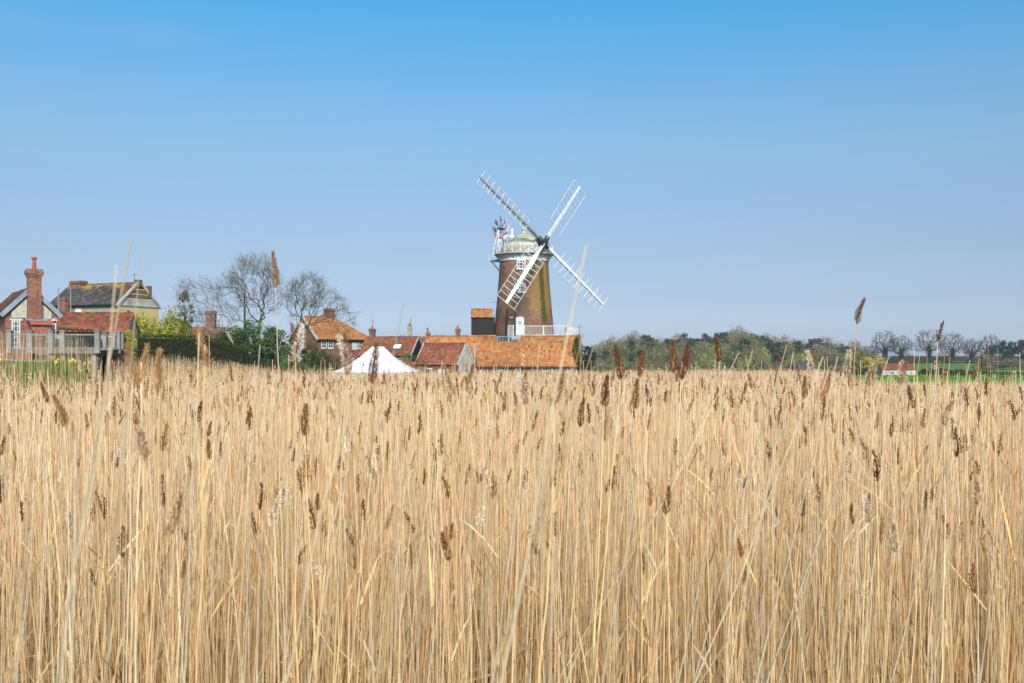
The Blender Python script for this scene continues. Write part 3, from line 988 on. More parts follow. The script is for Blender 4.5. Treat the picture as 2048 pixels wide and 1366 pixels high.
# ------------------------------------------------------------------ the long range in front of the mill
kx0, kx1 = px2x(850, 106), px2x(1158, 106)
KL = kx1 - kx0
kg = .1
K = empty('long_cottage_range', (kx0, 106, 0), 0, 'long low brick range with bright orange pantile roof before the windmill', 'cottage')
n0 = px2x(992, 108.6) - kx0; n1 = px2x(1043, 108.6) - kx0
wall, roof = gable_house(K, KL, 5.2, -.3, 2.74, 5.88, 'brick_old', 'orange', over=.2, gover=.08, seed=3, notch=(n0, n1, .92), lichen=((.36, .21, .06), .08, .25))
# gable ends left and right (the notch version of the wall is flat topped)
for xx in (0.0, KL - .3):
    mb = MB(); mb.prism([(xx, .05, 2.72), (xx, 2.6, 5.82), (xx, 5.15, 2.72)][::-1], (.3, 0, 0)); mb.build('gable_wall', 'brick_old', K)
mb = MB(); mb.box((n0 - .05, 1.92, 4.9), (n1 + .05, 3.3, 5.0)); mb.build('terrace_floor', 'render_grey', K)
for xx in (n0, n1):
    mb = MB(); mb.prism([(xx - .05, 1.9, 4.85), (xx - .05, 3.3, 4.85), (xx - .05, 2.6, 5.86)][::-1], (.1, 0, 0)); mb.build('cheek', 'lead', K)
mb = MB(); mb.box((-.3, -.24, 2.50), (KL + .1, -.17, 2.60)); mb.build('gutter', 'pipe_black', K)
mb = MB(); mb.prism([(KL + .02, -.15, -.2), (KL + .02, 5.35, -.2), (KL + .02, 5.35, 2.6), (KL + .02, 2.75, 6.12), (KL + .02, 2.45, 6.12), (KL + .02, -.15, 2.6)][::-1], (.34, 0, 0)); mb.build('parapet_gable', 'brick_old', K)
aerial(K, (KL + .2, 2.6, 6.1), 1.15, .75)
for pxc, w, nx, nz, z0, h in ((942.5, .85, 3, 2, 1.55, 1.0), (969, .7, 2, 2, 1.5, 1.0), (993, .65, 2, 3, 1.2, 1.35), (1009, .7, 2, 2, 1.5, 1.05), (1036, .6, 2, 2, 1.5, 1.0), (1090, .62, 2, 3, 1.2, 1.35), (1099.5, .5, 2, 3, .55, 2.0), (1109, .55, 2, 3, 1.2, 1.35), (1129, .7, 2, 2, 1.5, 1.0), (1148, .6, 2, 2, 1.45, 1.0)):
    window(wall, (px2x(pxc, 106) - kx0, 0, z0), (1, 0, 0), w, h, nx, nz, fw=.09)
chimney(K, px2x(916, 109) - kx0, 2.75, 5.4, 6.75, .5, .5, 'brick_old', 1, .32, .12)
c = chimney(K, px2x(856, 108.6) - kx0, 2.6, 5.0, 6.35, .38, .5, 'brick_old', 1, .2, .1)
mb = MB(); mb.tube([(px2x(855, 108.6) - kx0, 2.6, 6.3), (px2x(855, 108.6) - kx0, 2.6, 6.85)], .05, 6); mb.tube([(px2x(855, 108.6) - kx0 - .1, 2.6, 6.8), (px2x(855, 108.6) - kx0 + .1, 2.6, 6.8)], .06, 6); mb.build('flue_cowl', 'iron', c)
# terrace bench and rail standing in the roof cut-out
tb_ = empty('terrace_bench', (px2x(1032, 108.3), 108.2, 5.0), 0, 'white slatted bench on the small roof terrace below the mill door', 'bench')
for zz, yy in ((.45, 0), (.45, .14), (.45, .28)):
    mb = MB(); mb.box((-.5, yy - .05, zz - .03), (.5, yy + .05, zz)); mb.build('seat_slat', 'white_worn', tb_)
for zz in (.6, .74, .88):
    mb = MB(); mb.box((-.5, .36, zz - .045), (.5, .4, zz + .045)); mb.build('back_slat', 'white_worn', tb_)
for xx in (-.46, .46):
    for yy, hh in ((-.02, .43), (.36, .92)):
        mb = MB(); mb.box((xx - .035, yy - .035, 0), (xx + .035, yy + .035, hh)); mb.build('leg', 'white_worn', tb_)
tr = empty('terrace_railing', (px2x(995, 108), 107.98, 4.93), 0, 'thin grey metal railing across the roof terrace', 'railing')
railing((0, 0, 0), (n1 - n0 - .4, 0, 0), 0, .95, .16, (0., .5, 1.), tr, 'lead')

# ------------------------------------------------------------------ the front wing
jb = R(25)
J = empty('front_wing_cottage', (-5.53 - math.cos(jb) * 4.95, 101 + math.sin(jb) * 4.95, 0), -jb, 'small wing with weathered rust brown pantile roof and flint gable', 'cottage')
wall, roof = gable_house(J, 4.95, 3.75, -.3, 2.92, 5.0, 'brick_old', 'rust', over=.15, gover=.0, seed=12, barge=('white_worn', (-.03, 4.98)), tw=.25)
mb = MB(); mb.prism([(4.955, .25, -.2), (4.955, 3.5, -.2), (4.955, 3.5, 2.9), (4.955, 1.875, 4.7), (4.955, .25, 2.9)][::-1], (.05, 0, 0)); mb.build('flint_panel', 'flint', J)
for xc, w, nx, nz, z0, h in ((1.55, .9, 3, 2, 1.5, 1.0), (3.3, 1.2, 1, 1, 1.4, 1.0)):
    window(wall, (xc, 0, z0), (1, 0, 0), w, h, nx, nz, fw=.09, glass='glass' if nx > 1 else 'glass_sky')
window(wall, (5.02, 1.9, 1.3), (0, 1, 0), .8, 1.2, 2, 2, fw=.09)
mb = MB(); mb.bar((5.02, 3.86, 1.6), (5.02, 3.72, 5.1), .07, .30, up=(0, 1, 0)); mb.build('end_board', 'white_worn', J)

# ------------------------------------------------------------------ the house with a gable and a hipped end
Fh = empty('hipped_brick_house', (-24.2, 124.0, .4), R(45), 'brick house with orange tiled roof hipped at one end, behind the bare trees', 'house')
L_, W_, ze, zr, t4 = 8.2, 6.3, 5.55, 8.35, 4.4
mb = MB(); mb.prism([(0, 0, -.6), (0, W_, -.6), (0, W_, ze), (0, W_ / 2, zr - .1), (0, 0, ze)][::-1], (.3, 0, 0)); mb.box((.3, 0, -.6), (L_, W_, ze)); wf = mb.build('wall', 'brick_old', Fh)
mb = MB(); ch = []
V = Vector((0, W_ / 2, zr - ze)); S = V.length; V /= S
ov = .3
def slab(O, U, Vd, pol, pal, seed, lich=None):
    nn = Vector(U).cross(Vector(Vd)); O = Vector(O)
    mb.prism([O + Vector(U) * a + Vector(Vd) * b - nn * .07 for a, b in pol], nn * .075)
    ch.append(tile_chunk(O + nn * .01, U, Vd, pol, pal, seed=seed, lichen=lich))
k_ = (L_ - t4) / S
slab(Vector((0, 0, ze)) - V * ov, (1, 0, 0), V, [(-.15, 0), (L_ + ov * k_, 0), (t4, S + ov), (-.15, S + ov)], 'orange', 31)
Vb = Vector((0, -V.y, V.z))
slab(Vector((0, W_, ze)) - Vb * ov, (-1, 0, 0), Vb, [(.15, 0), (.15, S + ov), (-t4, S + ov), (-L_ - ov * k_, 0)][::-1], 'orange', 32)
Vh = Vector((-(L_ - t4), 0, zr - ze)); Sh = Vh.length; Vh /= Sh
slab(Vector((L_, 0, ze)) - Vh * ov, (0, 1, 0), Vh, [(-.3, 0), (W_ + .3, 0), (W_ / 2, Sh + ov)], 'orange', 33)
rf = mb.build('roof', 'pole_wood', Fh); tiles_part(rf, ch)
ridge_tiles(rf, (-.1, W_ / 2, zr + .08), (t4, W_ / 2, zr + .08), 'orange')
for yy in (-.2, W_ + .2): ridge_tiles(rf, (t4, W_ / 2, zr + .07), (L_ + .1, yy, ze + .02), 'orange')
for s_ in (0, 1):
    mb = MB(); a = Vector((-.18, -.25, ze - .18)); b = Vector((-.18, W_ / 2, zr + .06))
    if s_: a.y = W_ - a.y
    mb.bar(a, b, .1, .3); mb.build('bargeboard', 'white_worn', Fh)
chimney(Fh, 4.0, W_ / 2 + .2, 7.6, 9.55, 1.1, .8, 'brick_old', 2, .12, .12, .1)
for xc, w, nx in ((.9, .75, 2), (1.9, .75, 2), (3.6, .8, 3), (6.6, 1.0, 4)):
    window(wf, (xc, 0, 4.35), (1, 0, 0), w, .95, nx, 2, fw=.08)
for xc in (5.6, 7.55):
    mb = MB(); mb.box((xc - .4, -.03, 4.2), (xc + .4, .0, 5.2)); mb.build('render_panel', 'white_worn', Fh)
window(wf, (0, 2.2, 3.0), (0, -1, 0), .9, 1.1, 2, 2, fw=.08)
mb = MB(); mb.box((-.2, -.38, ze - .16), (L_ + .2, -.3, ze - .05)); mb.build('gutter', 'pipe_black', Fh)

# ------------------------------------------------------------------ the cottage with the skylight, and the range behind
gb_ = R(18)
Gh = empty('skylight_cottage', (-12.6 - math.cos(gb_) * 7.2, 124 + math.sin(gb_) * 7.2, .3), -gb_, 'cottage with orange tiled roof holding a single skylight, behind the white marquee', 'cottage')
wall, roof = gable_house(Gh, 7.2, 4.8, -.5, 3.6, 5.85, 'brick_old', 'rust', over=.2, gover=.1, seed=41, barge=('white_worn', (7.25,)), ridgepal='rust')
V = Vector((0, 2.4, 2.25)).normalized(); nn = Vector((1, 0, 0)).cross(V)
P0 = Vector((4.35, 0, 3.6)) + V * 1.0 + nn * .1
mb = MB(); mb.prism([P0, P0 + Vector((1.15, 0, 0)), P0 + Vector((1.15, 0, 0)) + V * .85, P0 + V * .85], nn * .07); sk = mb.build('skylight', 'iron', roof)
mb = MB(); P1 = P0 + nn * .065 + V * .08 + Vector((.08, 0, 0)); mb.prism([P1, P1 + Vector((.99, 0, 0)), P1 + Vector((.99, 0, 0)) + V * .69, P1 + V * .69], nn * .02); mb.build('pane', 'glass_sky', sk)
c = chimney(Gh, .75, 2.4, 5.3, 7.0, .62, .62, 'brick_old', 1, .34, .13)
aerial(Gh, (.75, 2.5, 7.2), 1.0, .6)
mb = MB(); mb.prism([(7.2, .3, -.4), (7.2, 4.5, -.4), (7.2, 4.5, 3.5), (7.2, 2.4, 5.5), (7.2, .3, 3.5)][::-1], (.03, 0, 0)); mb.build('gable_boards', 'black_boards', Gh)
for xc in (1.2, 3.0, 5.6): window(wall, (xc, 0, 1.9), (1, 0, 0), .9, 1.0, 2, 2)
Bh = empty('far_cottage_range', (px2x(786, 134), 134, .3), 0, 'low cottage range with rust brown roof and tall chimney behind the skylight cottage', 'cottage')
BL = px2x(866, 134) - px2x(786, 134)
gable_house(Bh, BL, 5.0, -.5, 3.9, 6.0, 'brick_old', 'rust', seed=51)
c = chimney(Bh, px2x(819, 136.5) - px2x(786, 134), 2.5, 5.5, 7.55, .62, .62, 'flint_grey', 1, .42, .15)
mb = MB(); xq = px2x(820, 136.5) - px2x(786, 134); mb.tube([(xq + .1, 2.5, 7.5), (xq + .1, 2.5, 8.75)], .03, 5); mb.build('mast', 'iron', c)
for q in (2.0, 2.45):
    mb = MB(); mb.lathe([(.09, 6.05), (.08, 6.3), (.11, 6.34), (.05, 6.36)], 8, c=(q - 1.2, 2.5)); mb.build('vent_pot', 'pot_clay', Bh)
# low brick garden wall beside the wing
GWz = g(-9, 112)
gwl = empty('garden_wall', (px2x(806, 103), 103.2, 0), 0, 'low dark red brick garden wall between marquee and wing', 'wall')
mb = MB(); mb.box((0, 0, -.2), (1.9, .3, 3.0)); mb.build('wall', 'brick_old', gwl)
mb = MB(); mb.box((-.05, -.06, 3.0), (1.95, .36, 3.1)); mb.build('coping', 'pot_clay', gwl)

# house behind the trees: only a stretch of roof and a broad chimney show
Dh = empty('chimney_house', (px2x(333, 117), 117, g(-40, 117) - .2), 0, 'red roofed house with a broad brick chimney behind the yellow green willow', 'house')
zb = g(-40, 117) - .2
gable_house(Dh, 6.2, 5.0, -.3, 5.1 - zb, 7.1 - zb, 'brick_old', 'brown', seed=61)
chimney(Dh, px2x(422, 119.5) - px2x(333, 117), 2.5, 6.0 - zb, 9.2 - zb, 1.1, .8, 'brick_old', 0)

# ------------------------------------------------------------------ the large old house on the left
bb = R(22); cB = Vector((px2x(235, 108), 108, 0)); LB, WB = 10.1, 6.3
zg = g(-45, 112)
Bg = empty('large_old_house', (cB.x - math.cos(bb) * LB, cB.y + math.sin(bb) * LB, zg), -bb, 'large old house with dark pantile roof, flint front and yellow rendered gable wall', 'house')
wall, roof = gable_house(Bg, LB, WB, -.6, 9.45 - zg, 11.85 - zg, 'flint_grey', 'slate', over=.3, gover=.0, seed=71, lichen=((.33, .17, .03), .75, .80))
xg = LB + .005
mb = MB(); mb.prism([(xg, -.02, -.4), (xg, WB, -.4), (xg, WB, 9.3 - zg), (xg, -.02, 9.3 - zg)][::-1], (.07, 0, 0)); gy_ = mb.build('rendered_wall', 'render_yellow', Bg)
mb = MB(); mb.prism([(xg, -.1, 9.31 - zg), (xg, WB + .1, 9.31 - zg), (xg, WB - .9, 10.2 - zg), (xg, .7, 10.2 - zg)][::-1], (.06, 0, 0)); mb.build('grey_band', 'render_grey', Bg)
mb = MB(); mb.prism([(xg, .75, 10.21 - zg), (xg, WB - .95, 10.21 - zg), (xg, WB / 2, 12.15 - zg)][::-1], (.09, 0, 0)); mb.build('gable_brickwork', 'brick_old', Bg)
for k in range(4):
    z = 10.3 - zg + k * .27; q = (z + zg - 9.4) / 2.5
    y0, y1 = .15 + q * (WB / 2), WB - .15 - q * (WB / 2)
    mb = MB(); mb.box((xg + .06, y0, z), (xg + .13, y1, z + .1)); mb.build('weatherboard', 'render_yellow' if k % 2 else 'deck_beam', Bg)
mb = MB(); mb.box((xg, -.15, 9.22 - zg), (xg + .14, WB + .2, 9.34 - zg)); mb.build('string_course', 'lead', Bg)
for s_ in (0, 1):
    mb = MB(); a = Vector((LB + .1, -.3, 9.2 - zg)); b = Vector((LB + .1, WB / 2, 12.05 - zg))
    if s_: a.y = WB - a.y
    mb.bar(a, b, .22, .24); mb.build('verge_coping', 'render_grey', Bg)
mb = MB(); mb.box((LB - .25, WB / 2 - .35, 11.5 - zg), (LB + .3, WB / 2 + .3, 12.25 - zg)); mb.box((LB - .2, WB * .72, 10.6 - zg), (LB + .25, WB * .72 + .45, 11.65 - zg)); mb.build('gable_stub', 'brick_old', Bg)
mb = MB(); mb.tube([(LB - .6, WB / 2, 11.8 - zg), (LB - .6, WB / 2, 13.0 - zg)], .025, 5); mb.tube([(LB - 1.0, WB / 2, 12.8 - zg), (LB - .1, WB / 2, 12.85 - zg)], .02, 5); mb.build('aerial', 'iron', Bg)
mb = MB(); mb.box((-.2, -.36, 9.28 - zg), (LB + .1, -.27, 9.40 - zg)); mb.build('gutter', 'pipe_black', Bg)
chimney(Bg, 1.55, WB / 2 - .2, 9.6 - zg, 12.35 - zg, 1.55, 1.0, 'brick_old', 0, cap=.08)
chimney(Bg, LB - .55, 1.9, 9.9 - zg, 11.75 - zg, .62, .6, 'brick_red', 0, cap=.03)
window(wall, (4.6, 0, 8.45 - zg), (1, 0, 0), .8, .55, 3, 1, mat='cream_paint', glass='glass_sky', fw=.1)
window(gy_, (xg + .07, 1.5, 8.0 - zg), (0, 1, 0), .5, .8, 1, 2, mat='lead', fw=.06)
st = chimney(Bg, 3.0, -.45, 3.0, 10.2 - zg, .85, .8, 'brick_red', 0, cap=.05)
for xx in (2.35, 4.15):
    mb = MB(); mb.tube([(xx, -.7, 8.0 - zg), (xx, -.7, 11.3 - zg)], .06, 6); mb.tube([(xx, -.7, 8.1 - zg), (xx, .0, 8.1 - zg)], .05, 6); mb.build('flue_pipe', 'lead', Bg)

# ------------------------------------------------------------------ the red-roofed outbuilding
zo = g(-38, 91)
cL = 7.3
Oh = empty('red_roofed_outbuilding', (px2x(247, 91) - cL, 91.3, zo), R(3), 'outbuilding with red pantile roof and pale green doors behind the deck', 'outbuilding')
wall, roof = gable_house(Oh, cL, 3.5, -.5, 6.05 - zo, 7.7 - zo, 'flint', 'red', over=.25, gover=.08, seed=81, lichen=((.13, .10, .055), .05, .0))
def opx(px): return (px2x(px, 91) - (px2x(247, 91) - cL))
for p0, p1, mm, nm in ((131.5, 142, 'white_worn', 'door'), (152, 160.5, 'teal_paint', 'door'), (161.5, 169, 'white_worn', 'door'), (170.5, 181, 'teal_paint', 'door'), (183, 190, 'white_worn', 'door')):
    mb = MB(); mb.box((opx(p0), -.07, 4.0 - zo), (opx(p1), .02, 5.75 - zo)); d_ = mb.build(nm, mm, Oh)
    mb = MB(); mb.box((opx(p0) + .04, -.1, 4.85 - zo), (opx(p0) + .1, -.07, 4.97 - zo)); mb.build('door_handle', 'iron', d_)
mb = MB(); mb.box((opx(143), -.10, 4.0 - zo), (opx(151.4), .02, 5.8 - zo)); mb.build('door_frame', 'white_paint', Oh)

# ------------------------------------------------------------------ the gabled brick house at the left edge
th_ = R(-55)
zA = g(-40, 79)
A_ = empty('gabled_brick_house', (px2x(10, 78), 78.0, zA), th_, 'red brick house with flint gable and tall brick chimney beside the timber deck', 'house')
WA, LA = 3.75, 9.0
def za(z): return z - zA
ze, zr = za(7.15), za(9.05)
mb = MB(); mb.prism([(-LA, 0, -.6), (-LA, WA, -.6), (-LA, WA, ze), (-LA, WA / 2, zr - .06), (-LA, 0, ze)][::-1], (LA, 0, 0)); wallA = mb.build('wall', 'brick_red', A_)
mb = MB(); ch = []
V = Vector((0, WA / 2, zr - ze)); S = V.length; V /= S; ov = .3
slab(Vector((-LA - .2, 0, ze)) - V * ov, (1, 0, 0), V, [(0, 0), (LA + .35, 0), (LA + .35, S + ov), (0, S + ov)], 'brown', 91)
Vb = Vector((0, -V.y, V.z))
slab(Vector((.15, WA, ze)) - Vb * ov, (-1, 0, 0), Vb, [(0, 0), (LA + .35, 0), (LA + .35, S + ov), (0, S + ov)], 'brown', 92)
rf = mb.build('roof', 'pole_wood', A_); tiles_part(rf, ch); ridge_tiles(rf, (-LA - .2, WA / 2, zr + .07), (.1, WA / 2, zr + .07), 'brown')
for s_ in (0, 1):
    mb = MB(); a = Vector((.2, -.32, ze - .28)); b = Vector((.2, WA / 2, zr + .06))
    if s_: a.y = WA - a.y
    mb.bar(a, b, .12, .34); mb.build('bargeboard', 'lead', A_)
mb = MB(); mb.prism([(.002, .45, za(6.75)), (.002, WA - .4, za(6.75)), (.002, WA - .4, za(7.2)), (.002, WA / 2, zr - .38), (.002, .45, za(7.2))][::-1], (.05, 0, 0)); mb.build('flint_panel', 'flint', A_)
yc = WA * .545
mb = MB()
mb.box((0, yc - .5, za(6.6)), (.55, yc + .5, za(10.0))); mb.box((0, yc - .16, za(6.6)), (.62, yc + .16, za(9.75)))
mb.box((-.06, yc - .58, za(10.0)), (.61, yc + .58, za(10.16))); mb.box((-.12, yc - .66, za(10.16)), (.67, yc + .66, za(10.45))); mb.box((-.06, yc - .58, za(10.45)), (.61, yc + .58, za(10.6)))
c = mb.build('chimney', 'brick_red', A_)
mb = MB(); mb.lathe([(.2, za(10.58)), (.15, za(10.8)), (.14, za(11.35)), (.22, za(11.42)), (.22, za(11.55)), (.1, za(11.55))], 12, c=(.27, yc)); mb.build('chimney_pot', 'pot_clay', c)
# brick bay under the chimney with a sloping tile cap
y0, y1 = WA * .46, WA * .84
mb = MB(); mb.prism([(0, y0, za(3.8)), (1.15, y0, za(3.8)), (1.15, y0, za(6.2)), (0, y0, za(6.55))], (0, y1 - y0, 0)); mb.build('bay_wall', 'brick_red', A_)
mb = MB(); mb.prism([(-.0, y0 - .12, za(6.57)), (1.35, y0 - .12, za(6.16)), (1.35, y0 - .12, za(6.26)), (-.0, y0 - .12, za(6.72))], (0, y1 - y0 + .24, 0)); mb.build('bay_cap', 'pot_clay', A_)
mb = MB(); mb.prism([(.0, y0 - .3, za(6.74)), (.75, y0 - .3, za(6.5)), (.75, y0 - .3, za(6.53)), (.0, y0 - .3, za(6.80))], (0, y1 - y0 + .2, 0)); mb.build('lead_apron', 'lead', A_)
window(wallA, (0, WA * .205, za(4.35)), (0, 1, 0), .62, 2.15, 3, 5, fw=.1, name='french_door', sill=False)
window(wallA, (0, WA * .92, za(4.35)), (0, 1, 0), .5, 2.0, 2, 5, fw=.09, name='french_door', sill=False)
for yy, ww in ((WA * .205, .95), (WA * .92, .6)):
    mb = MB(); mb.box((0, yy - ww / 2, za(6.52)), (.09, yy + ww / 2, za(6.64))); mb.build('lintel', 'cream_paint', A_)
    mb = MB(); mb.box((0, yy - ww / 2 - .05, za(6.66)), (.13, yy + ww / 2 + .05, za(6.74))); mb.build('lead_flashing', 'lead', A_)
for P in ((-.6, -.12, za(6.85)), (.1, WA - .2, za(6.5))):  # white wall lamps
    mb = MB(); mb.lathe([(.05, P[2]), (.1, P[2] + .05), (.1, P[2] + .14), (.04, P[2] + .2)], 10, c=(P[0], P[1])); mb.build('wall_fitting', 'white_paint', A_)
mb = MB(); mb.tube([(-LA, -.34, ze - .28), (.15, -.34, ze - .28)], .07, 8); mb.build('gutter', 'pipe_black', A_)

# ------------------------------------------------------------------ timber deck
DD = 66.0
dz = ZC + (HY - 698) / F * DD
dk = empty('timber_deck', (px2x(14, DD), DD, dz), 0, 'raised grey timber deck with stout posts and glass panels beside the brick house', 'deck')
def dpx(px): return px2x(px, DD) - px2x(14, DD)
mb = MB(); mb.box((dpx(12), 0, -.08), (dpx(221), 10.5, -.02)); mb.build('deck_floor', 'deck_beam', dk)
for k in range(24):
    y = .02 + k * .145
    mb = MB(); mb.box((dpx(12), y, -.02), (dpx(221), y + .135, .01)); mb.build('deck_board', 'grey_timber', dk)
mb = MB(); mb.box((dpx(12), -.08, -.30), (dpx(196), -.005, .03)); mb.build('fascia_beam', 'deck_beam', dk)
gbase = lambda px, d=DD: g(px2x(px, d), d) - dz - .15
for px in (19.5, 60.5, 102.5, 125.5, 195.5, 219):
    w = .16 if px < 200 else .1
    yb = .0 if px < 200 else 1.6
    mb = MB(); mb.box((dpx(px) - w, yb - .16, -.28), (dpx(px) + w, yb + .16, 1.16)); mb.box((dpx(px) - w - .05, yb - .21, 1.161), (dpx(px) + w + .05, yb + .21, 1.22)); mb.box((dpx(px) - w * .7, yb - .12, 1.221), (dpx(px) + w * .7, yb + .12, 1.26))
    mb.build('post', 'grey_timber', dk)
for px in (103, 125.5, 187):
    mb = MB(); mb.box((dpx(px) - .15, .06, gbase(px)), (dpx(px) + .15, .34, -.31)); mb.build('support_post', 'grey_timber', dk)
for px in (20, 60, 150, 219):
    mb = MB(); mb.box((dpx(px) - .12, 3.2, gbase(px, DD + 3)), (dpx(px) + .12, 3.45, -.09)); mb.build('support_post', 'grey_timber', dk)
for a, b in ((25, 55.5), (66, 97), (108, 120), (131, 190)):
    mb = MB(); mb.bar((dpx(a), 0, .95), (dpx(b), 0, .95), .14, .085); mb.build('handrail', 'grey_timber', dk)
    mb = MB(); mb.bar((dpx(a), 0, .07), (dpx(b), 0, .07), .1, .07); mb.build('bottom_rail', 'grey_timber', dk)
mb = MB(); mb.bar((dpx(201), .1, .95), (dpx(217), 1.5, .92), .14, .085); mb.build('handrail', 'grey_timber', dk)
mb = MB(); mb.bar((dpx(201), .1, .07), (dpx(217), 1.5, .07), .1, .07); mb.build('bottom_rail', 'grey_timber', dk)
for a, b in ((25.5, 55), (66.5, 96.5), (109, 119.5), (132, 160), (160.6, 189)):
    mb = MB(); mb.box((dpx(a), -.008, .11), (dpx(b), .008, .9)); mb.build('glass_panel', 'clear_glass', dk)
for px in (147, 166.5, 183):
    mb = MB(); mb.box((dpx(px) - .13, 5.0, -.02), (dpx(px) + .13, 5.26, 1.16)); mb.box((dpx(px) - .17, 4.96, 1.161), (dpx(px) + .17, 5.3, 1.22)); mb.build('post', 'grey_timber', dk)
mb = MB(); mb.bar((dpx(-12), -.25, -.38), (dpx(12), -.25, -.38), .16, .16); mb.build('side_beam', 'grey_timber', dk)
# furniture on the deck
def chair(px, d, rz, label, group=None):
    c = empty('garden_chair', (px2x(px, d), d, dz + .01), rz, label, 'chair', group)
    for sx in (-.2, .2):
        for sy, hh in ((-.2, .45), (.2, .9)):
            mb = MB(); mb.box((sx - .02, sy - .02, 0), (sx + .02, sy + .02, hh)); mb.build('leg', 'brown_metal', c)
    mb = MB(); mb.box((-.23, -.23, .43), (.23, .23, .47)); mb.build('seat', 'brown_metal', c)
    for k in range(4):
        mb = MB(); mb.box((-.2, .19, .55 + k * .1), (.2, .215, .61 + k * .1)); mb.build('back_slat', 'brown_metal', c)
    for sx in (-.24, .24):
        mb = MB(); mb.bar((sx, -.2, .66), (sx, .2, .66), .04, .03); mb.bar((sx, -.19, .45), (sx, -.19, .66), .03, .03); mb.build('armrest', 'brown_metal', c)
    return c
chair(82, 68.4, R(25), 'dark brown metal garden chair by the brick bay on the deck')
chair(90, 69.4, R(-140), 'dark brown metal garden chair turned towards the brick wall on the deck')
tb2 = empty('garden_table', (px2x(102, 69.0), 69.0, dz + .01), 0, 'small round garden table with cream top on the deck', 'table')
mb = MB(); mb.lathe([(.3, .0), (.05, .05), (.04, .45), (.04, .5)], 12); mb.build('pedestal', 'brown_metal', tb2)
mb = MB(); mb.lathe([(.34, .5), (.36, .52), (.34, .545)], 24); mb.build('table_top', 'cream_paint', tb2)
gr = empty('barbecue', (px2x(115.5, 70.0), 70.0, dz + .01), 0, 'dark covered barbecue cabinet standing on the deck', 'barbecue')
mb = MB(); mb.box((-.22, -.25, .08), (.22, .25, .72)); mb.build('cabinet', 'navy_paint', gr)
mb = MB(); mb.box((-.25, -.28, .721), (.25, .28, .78)); mb.build('worktop', 'teal_paint', gr)
mb = MB(); mb.prism([(-.24, -.26, .781), (-.24, .26, .781), (-.24, .26, .9), (-.24, .1, 1.0), (-.24, -.2, .95)][::-1], (.48, 0, 0)); mb.build('hood', 'lead', gr)
for sx in (-.18, .18):
    for sy in (-.2, .2):
        mb = MB(); mb.box((sx - .025, sy - .025, 0), (sx + .025, sy + .025, .08)); mb.build('foot', 'iron', gr)
# white rope fence in front of the deck
rf_ = empty('rope_fence', (px2x(4, 62), 62, 0), 0, 'low white rope fence along the grass below the deck', 'fence')
zt0, zt1 = ZC + (HY - 718.5) / F * 62, ZC + (HY - 722) / F * 62
xe = px2x(93, 62) - px2x(4, 62)
for t in (0, .5, 1):
    zt = zt0 + (zt1 - zt0) * t
    mb = MB(); mb.tube([(xe * t, 0, g(px2x(4, 62) + xe * t, 62) - .2), (xe * t, 0, zt + .03)], .035, 6); mb.build('post', 'white_worn', rf_)
mb = MB(); mb.tube([(xe * t, 0, zt0 + (zt1 - zt0) * t - .04 * math.sin(math.pi * ((t * 2) % 1))) for t in np.linspace(0, 1, 17)], .022, 6); mb.build('rope', 'white_paint', rf_)

# ------------------------------------------------------------------ the white marquee
tx, ty = px2x(750, 98.5), 100.5
tent = empty('white_marquee', (tx, ty, 0), 0, 'white peaked marquee with sweeping concave canopy standing beyond the reeds', 'tent')
hw, hd, rl = 4.2, 3.0, .6
zE, zP = 2.2, 4.72
nu, nv = 49, 25
v = []
for j in range(nv):
    for i in range(nu):
        x = -hw + 2 * hw * i / (nu - 1); y = -hd + 2 * hd * j / (nv - 1)
        dx = max(0, abs(x) - rl) / (hw - rl); dy = abs(y) / hd
        q = max(dx, dy)
        fz = (1 - q) ** 1.75 if q < 1 else 0
        fz = .25 * (1 - q) + .75 * fz
        sc_ = .04 * math.sin(x * 2.1 + y) * q * (1 - q)
        v.append((x, y, zE + (zP - zE) * fz + sc_ - .12 * (1 - abs(x / hw) ** 2) * (dy > .999) * 1))
f = [(j * nu + i, j * nu + i + 1, (j + 1) * nu + i + 1, (j + 1) * nu + i) for j in range(nv - 1) for i in range(nu - 1)]
mb = MB(); mb.add(v, f); can = mb.build('canopy', 'tent_canvas', tent, smooth=True)
sm = can.modifiers.new('thickness', 'SOLIDIFY'); sm.thickness = .03
for sx, sy in ((-1, -1), (1, -1), (1, 1), (-1, 1)):
    mb = MB(); mb.tube([(sx * (hw - .06), sy * (hd - .06), g(tx + sx * hw, ty + sy * hd) - .15), (sx * (hw - .06), sy * (hd - .06), zE + .02)], .05, 8); mb.build('corner_pole', 'white_paint', tent)
for p, q in (((-hw, -hd), (hw, -hd)), ((hw, -hd), (hw, hd)), ((-hw, hd), (-hw, -hd)), ((hw, hd), (-hw, hd))):
    mb = MB(); k = 24; vv = []
    d_ = Vector((q[0] - p[0], q[1] - p[1], 0)); nn = Vector((d_.y, -d_.x, 0)).normalized()
    for i in range(k + 1):
        c_ = Vector((p[0], p[1], 0)) + d_ * (i / k) - nn * (.1 + .04 * math.sin(i * 1.7))
        vv += [(c_.x, c_.y, g(tx + c_.x, ty + c_.y) - .05), (c_.x, c_.y, zE - .14)]
    mb.add(vv, [(2 * i, 2 * i + 2, 2 * i + 3, 2 * i + 1) for i in range(k)])
    mb.build('side_wall', 'tent_canvas', tent)
for sx in (-rl, rl):
    mb = MB(); mb.tube([(sx, 0, g(tx, ty) - .15), (sx, 0, zP - .03)], .05, 8); mb.build('tent_pole', 'white_paint', tent)

